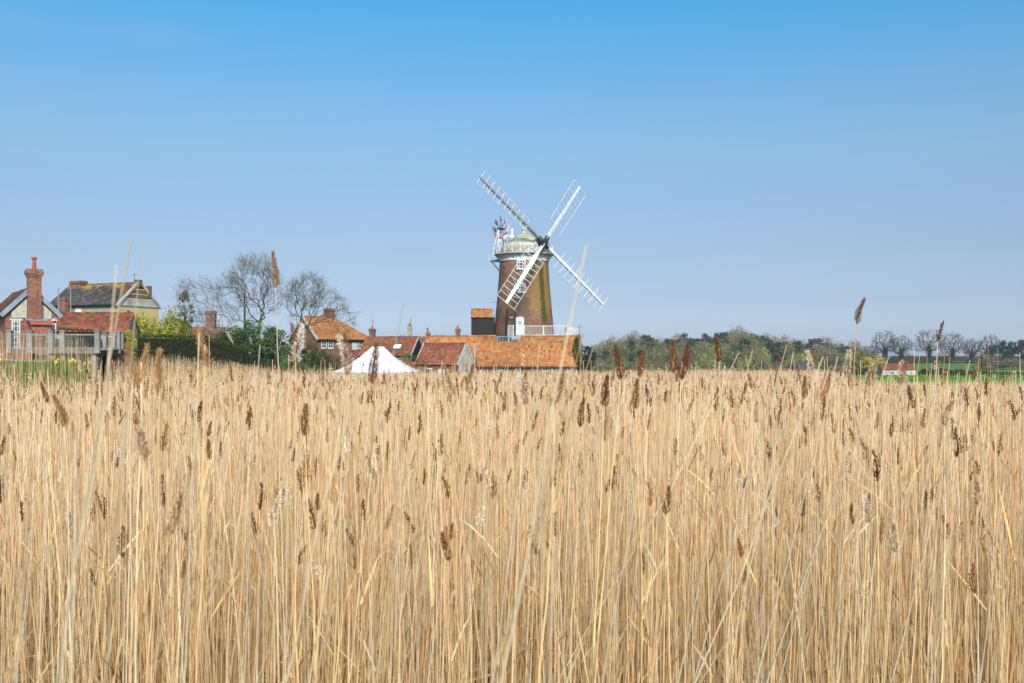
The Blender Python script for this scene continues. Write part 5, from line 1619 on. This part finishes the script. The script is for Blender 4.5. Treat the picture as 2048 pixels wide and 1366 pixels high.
def far_hedge(name, label, x0, x1, d, h, cols, seed, n_=4200, slope=0.0):
    rng = np.random.default_rng(seed)
    x = x0 + (x1 - x0) * rng.random(n_); y = d + slope * (x - x0) + rng.normal(0, .8, n_)
    hh = h * (.75 + .25 * np.sin(x * .21 + seed) + .15 * np.sin(x * .63))
    P = np.stack([x - x0, y - d, gz(x, y) - g(x0, d) + rng.random(n_) * hh], -1)
    c = np.array(cols)[rng.integers(0, len(cols), n_)] * (.7 + .6 * rng.random((n_, 1)))
    e = empty(name, (x0, d, g(x0, d)), 0, label, 'hedge')
    o = obj('foliage', np_mesh('foliage', [leaf_tris(P, .42, c, rng, 0, 1.3)], ['leaves']), e); o['kind'] = 'stuff'
    mb = MB(); k = 40
    for i in range(k):
        a = x0 + (x1 - x0) * i / k; b = x0 + (x1 - x0) * (i + 1) / k
        mb.bar((a - x0, slope * (a - x0), g(a, d + slope * (a - x0)) + h * .3 - g(x0, d)), (b - x0 + .02, slope * (b - x0), g(b, d + slope * (b - x0)) + h * .3 - g(x0, d)), .5, h * .7, col=(.03, .03, .016))
    mb.build('core', 'bark', e)
HB = [(.055, .05, .03), (.075, .065, .035), (.045, .05, .022)]
far_hedge('field_hedge', 'brown field hedge along the top of the green pasture', 165, 300, 528, 1.7, HB, 5)
far_hedge('field_hedge', 'distant hedge above the pale stubble field', 190, 420, 648, 3.2, HB, 6, 7000)
far_hedge('field_hedge', 'tall distant tree belt behind the bare oaks', 200, 470, 700, 5.5, [(.17, .13, .095), (.14, .11, .075), (.15, .14, .065)], 7, 9000)
far_hedge('field_hedge', 'overgrown hedge at the foot of the green pasture', 112, 200, 322, 1.6, HB + [(.08, .11, .03)], 8, 3000)

# bright green crop
rng = np.random.default_rng(90)
n_ = 26000
d = 205 + 88 * rng.random(n_) ** 1.3
px = 1630 + 560 * rng.random(n_)
x = (px - 1024) / F * d
P = np.stack([x, d, gz(x, d) + .1 + .55 * rng.random(n_)], -1)
c = np.array([(.10, .25, .008), (.14, .32, .012), (.08, .19, .008), (.18, .36, .02)])[rng.integers(0, 4, n_)] * (.75 + .5 * rng.random((n_, 1)))
o = obj('crop', np_mesh('crop', [leaf_tris(P, .42, c, rng, 0, 1.2)], ['leaves'])); tag(o, 'bright green leafy crop beyond the reeds', 'crop', None, 'stuff')
field('crop_field', 45, 165, 196, 296, 'pasture', 1.0, lift=.06)

# grass bank and daffodils below the deck
rng = np.random.default_rng(95)
n_ = 9000
x = -33.5 + 14 * rng.random(n_); y = 54.5 + 13 * rng.random(n_)
z = gz(x, y)
hgt = .25 + .35 * rng.random(n_)
lean = rng.normal(0, .10, (n_, 2))
b = rng.normal(size=(n_, 2)); b /= np.linalg.norm(b, axis=1, keepdims=True)
w = .02
base = np.stack([x, y, z - .03], -1); side = np.concatenate([b * w, np.zeros((n_, 1))], 1)
tip = base + np.stack([lean[:, 0], lean[:, 1], hgt], -1)
v = np.stack([base - side, base + side, (base + tip) / 2 + side * .8, tip, (base + tip) / 2 - side * .8], 1).reshape(-1, 3)
F5 = np.arange(n_)[:, None] * 5 + np.arange(5)[None]
c = np.repeat(np.array([(.10, .19, .02), (.14, .24, .03), (.07, .14, .02), (.18, .22, .05)])[rng.integers(0, 4, n_)] * (.75 + .5 * rng.random((n_, 1))), 5, 0)
o = obj('grass_bank', np_mesh('grass_bank', [(v, F5, c, 0)], ['leaves'])); tag(o, 'bright green grass on the bank below the deck', 'grass', None, 'stuff')
proto = None
for k, (px, py, d) in enumerate(((117.5, 718.5, 61.5), (145.5, 719.5, 61), (148, 719, 61.2), (152, 723, 60), (180.5, 725, 59), (171, 727, 58.5), (112, 724, 60), (1, 719, 60), (141, 722, 60.5))):
    p = at(px, py, d); zb = g(p.x, p.y)
    h = max(.35, p.z - zb)
    e = empty('daffodil', (p.x, p.y, zb), rng.random() * 6.28, 'yellow daffodil flowering in the grass below the deck', 'flower', 'daffodils on the bank')
    if proto is None:
        mb = MB(); mb.tube([(0, 0, -.04), (.02, 0, .5), (.01, -.02, 1.0)], [.012, .01, .008], 5, col=(.10, .22, .02)); st_ = mb.build('stem', 'leaves', e)
        mb = MB()
        for q in range(6):
            a = q * math.pi / 3
            r_ = Vector((math.cos(a), -.25, math.sin(a))); s_ = Vector((-math.sin(a), 0, math.cos(a)))
            mb.add([(0, 0, 0), r_ * .06 + s_ * .035, r_ * .11, r_ * .06 - s_ * .035], [(0, 1, 2, 3)])
        mb.tube([(0, 0, 0), (0, -.06, 0), (0, -.09, 0)], [.02, .035, .05], 8)
        fl = mb.build('flower_head', 'yellow_petal', e)
        mb = MB(); mb.add([(0, 0, 0), (.03, .02, .2), (.08, .05, .42), (.05, .03, .2)], [(0, 1, 2, 3)], 0, (.10, .24, .02)); lf = mb.build('leaf', 'leaves', e)
        proto = (st_, fl, lf)
        a_, b_, c_ = proto
    else:
        a_, b_, c_ = [q.copy() for q in proto]
        for q in (a_, b_, c_): COL.objects.link(q); q.parent = e
    a_.scale = (1, 1, h); b_.location = (.01, -.02, h)
    e.rotation_euler = (0, 0, rng.uniform(-.6, .6))
# ------------------------------------------------------------------ reeds
WARM = np.array([1.03, .965, .91])
GOLD = np.array([1.05, .97, .84]) * np.array([(.80, .57, .27), (.86, .65, .34), (.74, .50, .21), (.88, .76, .54), (.84, .73, .56), (.60, .36, .15), (.80, .60, .36), (.36, .20, .09)])
GW = np.array([5, 4, 2.6, 3.4, 3.2, 1.8, 2.5, 1.4]); GW = GW / GW.sum()
TOPC = WARM * np.array([(.88, .70, .50), (.82, .61, .41), (.76, .53, .34), (.90, .77, .60), (.58, .35, .19)])

def stem_chunk(base, top, bend, r0, r1, ns, rng, c0, c1, kink=0.0):
    """many reed stems: base (n,3), displacement top (n,3), sideways bend (n,2)"""
    n = len(base)
    s = np.linspace(0, 1, ns)
    cen = base[:, None] + top[:, None] * s[None, :, None]
    cen[:, :, :2] += bend[:, None] * (s ** 2)[None, :, None]
    if kink: cen[:, 1:-1, :2] += rng.normal(0, kink, (n, ns - 2, 2))
    r = r0[:, None] + (r1 - r0)[:, None] * s[None]
    ph = rng.random(n) * 6.28
    t = ph[:, None] + np.arange(3)[None] * 2.0944
    ring = np.stack([np.cos(t), np.sin(t), np.zeros_like(t)], -1)
    v = cen[:, :, None] + ring[:, None] * r[:, :, None, None]
    k = np.arange(3)
    f = np.concatenate([np.stack([j * 3 + k, j * 3 + (k + 1) % 3, (j + 1) * 3 + (k + 1) % 3, (j + 1) * 3 + k], -1) for j in range(ns - 1)])
    F_ = (np.arange(n)[:, None, None] * ns * 3 + f[None]).reshape(-1, 4)
    band = .86 + .28 * rng.random((n, ns, 1))
    c = (c0[:, None] + (c1 - c0)[:, None] * s[None, :, None]) * band
    C = np.repeat(c.reshape(-1, 3), 3, 0)
    tip = cen[:, -1]
    tdir = cen[:, -1] - cen[:, -2]
    return (v.reshape(-1, 3), F_, C, 0), tip, tdir

def plume(seed, nb, fluff=0.0, slim=1.0, wk=1.0, core=0.0):
    """a reed plume of unit length along +z, drooping to +x: fine spikelet blades"""
    rng = np.random.default_rng(seed)
    s = rng.random(nb) ** .9
    fine = (64.0 / max(nb, 24)) ** .5
    env = np.interp(s, [0, .12, .35, .7, 1], [.05, .15, .16, .10, .02]) * slim
    a = rng.random(nb) * 6.28
    droop = .22 * s ** 1.6
    cen = np.stack([droop + np.cos(a) * env * .45 + .022 * np.sin(s * 6 + seed), np.sin(a) * env * .45 + .02 * np.sin(s * 5 + seed * 2), s], -1)
    d = np.stack([np.cos(a) * (.36 + fluff) + .18, np.sin(a) * (.36 + fluff), .85 - .9 * fluff * rng.random(nb)], -1) + rng.normal(0, .18 + .5 * fluff, (nb, 3))
    d /= np.linalg.norm(d, axis=1, keepdims=True)
    ln = (.09 + .11 * rng.random((nb, 1))) * (1 - .35 * s[:, None])
    w = rng.normal(size=(nb, 3)); w -= d * (w * d).sum(1, keepdims=True); w /= np.linalg.norm(w, axis=1, keepdims=True)
    wd = (.013 + .017 * rng.random((nb, 1))) * (1 + .2 * fluff) * fine * wk
    v = np.stack([cen, cen + d * ln * .5 + w * wd, cen + d * ln, cen + d * ln * .5 - w * wd], 1).reshape(-1, 3)
    F_ = np.arange(nb)[:, None] * 4 + np.arange(4)[None]
    tone = np.repeat(.7 + .6 * rng.random((nb, 1)), 4, 0)
    if core:
        # compact heart of the plume: a slim spindle under the spikelets
        sc_ = np.array([.02, .2, .45, .75, .98])
        er = np.interp(sc_, [0, .12, .35, .7, 1], [.02, .075, .08, .05, .008]) * slim * core
        an = np.arange(4) * 1.5708 + seed
        cx = .22 * sc_ ** 1.6 + .022 * np.sin(sc_ * 6 + seed); cy = .02 * np.sin(sc_ * 5 + seed * 2)
        cv = np.stack([cx[:, None] + er[:, None] * np.cos(an), cy[:, None] + er[:, None] * np.sin(an), np.repeat(sc_[:, None], 4, 1)], -1).reshape(-1, 3)
        k = np.arange(4)
        cf = np.concatenate([np.stack([j * 4 + k, j * 4 + (k + 1) % 4, j * 4 + 4 + (k + 1) % 4, j * 4 + 4 + k], -1) for j in range(4)])
        F_ = np.concatenate([F_, cf + len(v)]); v = np.concatenate([v, cv]); tone = np.concatenate([tone, np.full((20, 1), .8)])
    return v, F_, tone

def plume_chunk(temps, tip, tdir, length, col, rng, sink=.55):
    """places a random template plume at each stem tip"""
    out = []
    which = rng.integers(0, len(temps), len(tip))
    d = tdir / np.linalg.norm(tdir, axis=1, keepdims=True)
    for k, (v, f, tone) in enumerate(temps):
        m = which == k
        n = int(m.sum())
        if n == 0: continue
        a = rng.random(n) * 6.28
        dz_ = d[m] + rng.normal(0, .10, (n, 3)); dz_ /= np.linalg.norm(dz_, axis=1, keepdims=True)
        x = np.stack([np.cos(a), np.sin(a), np.zeros(n)], -1); x -= dz_ * (x * dz_).sum(1, keepdims=True); x /= np.linalg.norm(x, axis=1, keepdims=True)
        y = np.cross(dz_, x)
        L_ = length[m][:, None, None]
        P = tip[m][:, None] - (dz_ * length[m][:, None] * sink)[:, None] + L_ * (v[None, :, 0:1] * x[:, None] + v[None, :, 1:2] * y[:, None] + v[None, :, 2:3] * dz_[:, None])
        F_ = (np.arange(n)[:, None, None] * len(v) + f[None]).reshape(-1, f.shape[1])
        C = (col[m][:, None] * tone[None]).reshape(-1, 3)
        out.append((P.reshape(-1, 3), F_, C, 1))
    return out

BROWN = np.array([(.17, .064, .022), (.21, .084, .030), (.13, .048, .018), (.28, .125, .048), (.42, .21, .088)])
BW = np.array([4, 4, 2.5, 3, 2.5]); BW = BW / BW.sum()
FLUFF = np.array([(.92, .78, .62), (.95, .84, .72), (.72, .50, .34), (.84, .64, .46)])
T_near = [plume(i, 84, 0, 1.2, 1.1, .42) for i in range(10)]
T_fluff = [plume(50 + i, 80, .45, 1.1) for i in range(6)]
T_b = [plume(20 + i, 36, 0, 1.2, 1.2, .45) for i in range(8)]
T_bf = [plume(70 + i, 42, .4, 1.0) for i in range(5)]
T_mid = [plume(100 + i, 14, 0, 1.15, 1.5) for i in range(8)]
T_midf = [plume(150 + i, 18, .45, 1.2) for i in range(4)]
T_far = [plume(200 + i, 5, 0, 1.1, 1.3) for i in range(6)]
for T, s in ((T_mid, 1.9), (T_midf, 1.9), (T_far, 3.2)):
    for v, f, t in T:
        q = v.reshape(-1, 4, 3); mid = q.mean(1, keepdims=True)
        q[:] = mid + (q - mid) * np.array([s, s, 1.25 if s < 3 else 1.7])

def leaf_ribbons(base, dirv, ln, w, col, rng):
    """thin dry leaf blades: three-segment drooping ribbons"""
    n = len(base)
    s = np.array([0, .35, .7, 1.0])
    droop = (rng.random(n) * .25 + .03) * ln
    cen = base[:, None] + dirv[:, None] * (ln[:, None, None] * s[None, :, None])
    cen[:, :, 2] -= droop[:, None] * (s ** 2)[None]
    sd = np.cross(dirv, rng.normal(size=(n, 3))); sd /= np.linalg.norm(sd, axis=1, keepdims=True) + 1e-9
    ww = w[:, None] * np.array([.7, 1.0, .7, .1])[None]
    v = np.stack([cen - sd[:, None] * ww[:, :, None], cen + sd[:, None] * ww[:, :, None]], 2)
    f = np.array([(2 * j, 2 * j + 1, 2 * j + 3, 2 * j + 2) for j in range(3)])
    F_ = (np.arange(n)[:, None, None] * 8 + f[None]).reshape(-1, 4)
    return v.reshape(-1, 3), F_, np.repeat(col, 8, 0), 0

def bed_far_edge(x):
    # the reeds stop at the bank on the left, before the buildings in the middle, further out on the right
    xs = [-60, -34, -27, -24, -21, -17, -12, -6, 8, 14, 30, 45, 80]
    ys = [62, 64, 68, 74, 80, 86, 94, 99, 103, 108, 112, 112, 112]
    return np.interp(x, xs, ys)

def scatter(y0, y1, dens, rng, marg=2.2):
    A = 0.60 * (y1 ** 2 - y0 ** 2) + 2 * marg * (y1 - y0)
    n = int(A * dens * 1.02)
    y = np.sqrt(y0 ** 2 + (y1 ** 2 - y0 ** 2) * rng.random(n))
    x = (rng.random(n) * 2 - 1) * (.60 * y + marg)
    k = y < bed_far_edge(x) + rng.normal(0, .7, n)
    # sparser towards the grass bank on the far left
    bank = -x - .42 * y > -1.2
    k &= ~(bank & (y > 49.5) & (rng.random(n) < .84))
    return x[k], y[k]

def patchy(x, y):
    return np.sin(x * .31 + 1.1 * np.sin(y * .17)) * np.sin(y * .23 + .7 * np.sin(x * .4))

rng = np.random.default_rng(1234)
chunks = []
def reeds(y0, y1, dens, ns, hm, hs, rr, head_p, temps, tempsf, plen, kink, leaves=0.0):
    x, y = scatter(y0, y1, dens, rng)
    n = len(x)
    z = gz(x, y)
    base = np.stack([x, y, z - .05], -1)
    h = np.clip(rng.normal(hm, hs, n), hm - 2.2 * hs, hm + 2.0 * hs) + .11 * patchy(x, y) + .22 * (rng.random(n) < .05) * rng.random(n)
    tl = rng.normal(0, .036, (n, 2)) + np.array([.012, 0])
    wild = rng.random(n) < .04
    tl[wild] += rng.normal(0, .20, (int(wild.sum()), 2))
    top = np.concatenate([tl * h[:, None], h[:, None]], 1)
    bend = rng.normal(0, .05, (n, 2))
    c0 = GOLD[rng.choice(len(GOLD), n, p=GW)] * (.76 + .48 * rng.random((n, 1)))
    c1 = c0 * .3 + TOPC[rng.integers(0, len(TOPC), n)] * .7
    r0 = rr * (.65 + .8 * rng.random(n)); r1 = r0 * .5
    ck, tip, td = stem_chunk(base, top, bend, r0, r1, ns, rng, c0, c1, kink)
    chunks.append(ck)
    u = rng.random(n)
    hb = u < head_p * .74; hf = (u >= head_p * .74) & (u < head_p)
    cb = BROWN[rng.choice(len(BROWN), n, p=BW)] * (.75 + .5 * rng.random((n, 1)))
    cf = FLUFF[rng.integers(0, len(FLUFF), n)] * (.8 + .35 * rng.random((n, 1)))
    Ln = plen * (.7 + .6 * rng.random(n))
    chunks.extend(plume_chunk(temps, tip[hb], td[hb], Ln[hb], cb[hb], rng))
    chunks.extend(plume_chunk(tempsf, tip[hf], td[hf], Ln[hf] * .8, cf[hf], rng))
    if leaves:
        k = rng.random(n) < leaves
        m = int(k.sum()); s = .25 + .6 * rng.random((m, 1))
        b = base[k] + top[k] * s
        b[:, :2] += bend[k] * s ** 2
        a = rng.random(m) * 6.28
        dv = np.stack([np.cos(a) * .32, np.sin(a) * .32, .3 + .9 * rng.random(m)], -1); dv /= np.linalg.norm(dv, axis=1, keepdims=True)
        chunks.append(leaf_ribbons(b, dv, .10 + .24 * rng.random(m), .002 + .003 * rng.random(m), c0[k] * .8, rng))
    return n

reeds(3.4, 7, 235, 5, 1.50, .18, .0027, .085, T_near, T_fluff, .082, .009, .7)
reeds(7, 14, 150, 4, 1.66, .18, .0030, .125, T_b, T_bf, .10, .008, .2)
reeds(14, 38, 34, 3, 1.95, .17, .0048, .17, T_mid, T_midf, .13, .010)
reeds(38, 72, 21, 2, 2.0, .16, .0072, .18, T_far, T_far, .16, .0)
reeds(72, 113, 11, 2, 1.94, .14, .0110, .18, T_far, T_far, .18, .0)

# broken and leaning stalks and dry litter low down at the front edge
n = 1500
x, y = scatter(2.8, 9, 12, rng)
n = len(x); a = rng.random(n) * 6.28; el = .25 + .75 * rng.random(n)
ln = .4 + .6 * rng.random(n)
top = np.stack([np.cos(a) * np.cos(el) * ln, np.sin(a) * np.cos(el) * ln * .6, np.sin(el) * ln], -1)
zb = gz(x, y) + rng.random(n) * .45
c0 = GOLD[rng.choice(len(GOLD), n, p=GW)] * (.8 + .4 * rng.random((n, 1)))
ck, tip, td = stem_chunk(np.stack([x, y, zb], -1), top, rng.normal(0, .05, (n, 2)), .0022 + .002 * rng.random(n), .0012 + .001 * rng.random(n), 4, rng, c0, c0 * 1.05, .01)
chunks.append(ck)
x, y = scatter(2.3, 10, 60, rng); n = len(x)
a = rng.random(n) * 6.28; dv = np.stack([np.cos(a), np.sin(a), .5 * rng.random(n)], -1); dv /= np.linalg.norm(dv, axis=1, keepdims=True)
chunks.append(leaf_ribbons(np.stack([x, y, gz(x, y) + .1 + .35 * rng.random(n)], -1), dv, .15 + .35 * rng.random(n), .003 + .005 * rng.random(n), GOLD[rng.choice(len(GOLD), n, p=GW)] * (.6 + .4 * rng.random((n, 1))), rng))
bed = obj('reed_bed', np_mesh('reed_bed', chunks, ['reed', 'plume']))
tag(bed, 'dense golden reed bed stretching from the front to the windmill', 'reed bed', None, 'stuff')

# ------------------------------------------------------------------ single reeds standing at the front of the bed
STEM_L = 2.0
def reed_variant(kind, seed):
    rng = np.random.default_rng(seed)
    bend = np.array([[rng.normal(0, .05), rng.normal(0, .05)]])
    c0 = GOLD[rng.choice(len(GOLD), p=GW)][None] * 1.05
    if kind == 'bare': c0 = np.array([(.60, .52, .38)]) * rng.uniform(.85, 1.1)
    c1 = c0 * .6 + TOPC[rng.integers(0, 5)][None] * .4
    ns = 12
    r0 = np.array([.0042 * rng.uniform(.85, 1.2)]); r1 = r0 * (.42 if kind != 'bare' else .3)
    hl = .098 if kind != 'bare' else 0
    ck, tip, td = stem_chunk(np.array([[0, 0, -.12]]), np.array([[-bend[0, 0], -bend[0, 1], STEM_L + .12 - hl * .45]]), bend, r0, r1, ns, rng, c0, c1, .004)
    v, f, c, _ = ck
    sm_ = np_mesh('stem', [ck], ['reed'])
    # joints: slightly swollen rings along the stalk
    head = None
    if kind == 'tan':
        T = [plume(300 + seed, 420, .12, .75, .8, .4)]
        hc = np.array([(.55, .32, .14)]) * rng.uniform(.8, 1.1)
        head = np_mesh('seed_head', [(a, b, c_, 0) for a, b, c_, _ in plume_chunk(T, tip, td, np.array([hl * 1.1]), hc, rng)], ['plume'])
    elif kind == 'brown':
        T = [plume(300 + seed, 520, .08, 1.1, .95, .4)]
        for v, f, t in T:
            q = v.reshape(-1, 4, 3); md = q.mean(1, keepdims=True); q[:] = md + (q - md) * np.array([1, 1, 1.])
        hc = BROWN[rng.choice(len(BROWN), p=BW)][None]
        head = np_mesh('seed_head', [(a, b, c_, 0) for a, b, c_, _ in plume_chunk(T, tip, td, np.array([hl]), hc, rng)], ['plume'])
    elif kind == 'fluffy':
        T = [plume(300 + seed, 460, .42, 1.1, .7)]
        for v, f, t in T:
            q = v.reshape(-1, 4, 3); md = q.mean(1, keepdims=True); q[:] = md + (q - md) * np.array([1, 1, 1.])
        hc = FLUFF[rng.integers(0, 4)][None]
        head = np_mesh('seed_head', [(a, b, c_, 0) for a, b, c_, _ in plume_chunk(T, tip, td, np.array([hl]), hc, rng)] + [(a, b, c_, 0) for a, b, c_, _ in plume_chunk([plume(700 + seed, 200, .1, .75, .8)], tip, td, np.array([hl]), BROWN[3][None], rng)], ['plume'])
    lv = []
    for k in range(rng.integers(1, 3)):
        s = rng.uniform(.3, .75)
        b = np.array([[bend[0, 0] * (s * s - s), bend[0, 1] * (s * s - s), STEM_L * s]])
        a = rng.random() * 6.28
        dv = np.array([[math.cos(a) * .3, math.sin(a) * .3, .95]]); dv /= np.linalg.norm(dv)
        lv.append(np_mesh('leaf', [leaf_ribbons(b, dv, np.array([rng.uniform(.2, .42)]), np.array([.0016]), c0 * .72, rng)], ['reed']))
    return sm_, head, lv
RV = {k: [reed_variant(k, 10 * j + i) for i in range(n_)] for j, (k, n_) in enumerate((('bare', 8), ('brown', 9), ('fluffy', 6), ('tan', 4)))}
RLAB = {'tan': 'reed with a slim tan orange plume at the front of the reed bed', 'bare': 'bare pale reed stalk at the front of the reed bed', 'brown': 'reed with a brown seed plume at the front of the reed bed', 'fluffy': 'reed with a pale fluffy seed head at the front of the reed bed'}
RGRP = {'tan': 'tan plumed reeds at the front', 'bare': 'bare reed stalks at the front', 'brown': 'brown plumed reeds at the front', 'fluffy': 'fluffy headed reeds at the front'}
rng = np.random.default_rng(4321)
def reed_thing(kind, base, tip, label=None, var=None, thick=1.0):
    base = Vector(base); tip = Vector(tip); dv = tip - base; ln = dv.length
    e = empty('reed', base, 0, label or RLAB[kind], 'reed', None if label else RGRP[kind])
    q = dv.to_track_quat('Z', 'Y') @ Quaternion((0, 0, 1), rng.random() * 6.28)
    e.rotation_mode = 'QUATERNION'; e.rotation_quaternion = q
    s = ln / STEM_L
    e.scale = (s * thick, s * thick, s)
    sm_, hd, lv = RV[kind][rng.integers(0, len(RV[kind])) if var is None else var % len(RV[kind])]
    obj('stem', sm_, e)
    if hd is not None: obj('seed_head', hd, e)
    for l_ in lv: obj('leaf', l_, e)
    return e
def hero(kind, xt, yt, xb, yb, d, label=None, var=None, thick=1.0, dl=0.0):
    T = at(xt, yt, d); B = at(xb, yb, d - dl)
    dv = B - T
    zg_ = g(B.x, B.y)
    t = (zg_ - T.z) / dv.z
    P = T + dv * t
    P.z = g(P.x, P.y)
    return reed_thing(kind, P, T, label, var, thick)
hero('brown', 1716, 598, 1700, 1000, 4.3, 'tallest reed with dark brown plume against the sky above the far meadow', 0, .95)
hero('brown', 549, 505, 556, 760, 3.2, 'tall reed with slim dark plume against the bare tree', 1, .75)
hero('bare', 262, 478, 205, 800, 1.35, 'tall pale bare stalk leaning in front of the yellow gable wall', 0, 0.72)
hero('bare', 233, 530, 190, 830, 1.25, 'pale bare stalk crossing the dark roofed house and the deck end', 1, 0.72)
hero('bare', 283, 495, 262, 760, 1.7, 'thin bare stalk in front of the willow by the yellow gable', 2, 0.50)
hero('bare', 1173, 490, 1092, 1050, 1.25, 'long curved pale stalk rising right of the windmill tower', 3, 0.79)
hero('bare', 808, 610, 738, 905, 1.7, 'thin bare stalk leaning across the skylight cottage', 4, 0.65)
hero('bare', 1166, 668, 1090, 980, 1.9, 'pale stalk crossing the ivy covered end of the long range', 5, 0.72)
for (xt, yt, xb, yb, d) in ((1646, 713, 1553, 933, 2.6), (1675, 713, 1630, 890, 2.8), (1574, 690, 1545, 800, 3.0), (1587, 703, 1560, 830, 3.1), (1778, 713, 1726, 853, 2.9), (1742, 728, 1722, 800, 3.3), (700, 820, 628, 1120, 1.6), (728, 705, 700, 860, 2.6), (415, 780, 370, 1010, 1.7), (150, 880, 145, 1200, 1.35), (1185, 700, 1130, 900, 2.2), (1505, 700, 1480, 830, 3.0), (820, 1120, 805, 1300, 1.9), (1940, 720, 1905, 860, 3.4), (60, 940, 50, 1200, 1.6), (1080, 690, 1050, 900, 2.4), (398, 665, 392, 800, 2.4), (520, 690, 517, 760, 2.6), (1108, 1000, 1100, 1250, 1.4), (1285, 900, 1240, 1100, 2.0)):
    hero('bare', xt, yt, xb, yb, d)
for (k, xt, yt, xb, yb, d) in (('brown', 1350, 682, 1335, 900, 3.0), ('brown', 1363, 692, 1366, 880, 2.9), ('brown', 1437, 674, 1440, 860, 4.0), ('brown', 1246, 694, 1225, 900, 3.0), ('brown', 1278, 704, 1284, 900, 3.8), ('brown', 1826, 772, 1828, 960, 4.0), ('tan', 903, 735, 910, 930, 3.5), ('tan', 411, 655, 405, 880, 2.6), ('brown', 752, 690, 756, 900, 2.5), ('tan', 268, 690, 262, 900, 2.4), ('tan', 322, 705, 310, 920, 2.5), ('tan', 283, 690, 280, 900, 2.6), ('brown', 1613, 755, 1610, 900, 4.2), ('brown', 125, 790, 128, 960, 2.8), ('brown', 607, 810, 612, 1000, 2.9), ('brown', 1163, 800, 1160, 1000, 3.3), ('brown', 1270, 760, 1272, 950, 3.2), ('brown', 895, 1065, 900, 1250, 2.6), ('brown', 1332, 975, 1340, 1200, 2.9), ('brown', 1211, 752, 1205, 900, 3.0),
                            ('fluffy', 590, 650, 592, 860, 2.7), ('fluffy', 698, 672, 690, 900, 2.5), ('fluffy', 1741, 722, 1745, 900, 3.6), ('fluffy', 1802, 720, 1800, 900, 3.7), ('fluffy', 1692, 700, 1695, 900, 3.5), ('fluffy', 1622, 702, 1628, 880, 4.0), ('fluffy', 1652, 745, 1652, 900, 3.8), ('fluffy', 290, 830, 285, 1050, 2.0), ('fluffy', 1050, 748, 1045, 900, 3.0), ('fluffy', 347, 985, 340, 1200, 1.9), ('fluffy', 1118, 742, 1105, 900, 2.6), ('fluffy', 1735, 990, 1730, 1200, 2.8), ('fluffy', 1955, 960, 1950, 1200, 2.9), ('fluffy', 1890, 800, 1888, 1000, 3.4), ('fluffy', 545, 985, 550, 1200, 2.4), ('fluffy', 1795, 1050, 1780, 1250, 2.7)):
    hero(k, xt, yt, xb, yb, d)
made = 8 + 20 + 36
while made < 296:
    d = 2.9 + 3.6 * rng.random()
    x = (rng.random() * 2 - 1) * (.53 * d + .2)
    zb = g(x, d)
    kind = ['bare', 'brown', 'fluffy', 'tan'][rng.choice(4, p=[.66, .16, .11, .07])]
    zt = ZC - (.14 + .16 * d * rng.random()) + (.10 if rng.random() < .06 else 0)
    h = max(1.1, zt - zb)
    tl = rng.normal(0, .05, 2) + np.array([.02, 0])
    reed_thing(kind, (x, d, zb), (x + tl[0] * h, d + tl[1] * h, zb + h), thick=rng.uniform(.8, 1.1))
    made += 1

# ------------------------------------------------------------------ thin spring haze
m, n, l, out = nt_new('haze_air')
pv = N(n, 'ShaderNodeVolumePrincipled')
pv.inputs['Color'].default_value = (.86, .89, .93, 1)
pv.inputs['Density'].default_value = 0.0002
pv.inputs['Anisotropy'].default_value = 0.2
l.new(pv.outputs[0], out.inputs['Volume'])
hz = MB(); hz.box((-4100, -620, float(GZ.min()) - 1.5), (4100, 6200, 34.0))
hz = hz.build('haze', 'haze_air')
tag(hz, 'thin pale haze lying over the marsh and the wood', 'haze', None, 'stuff')
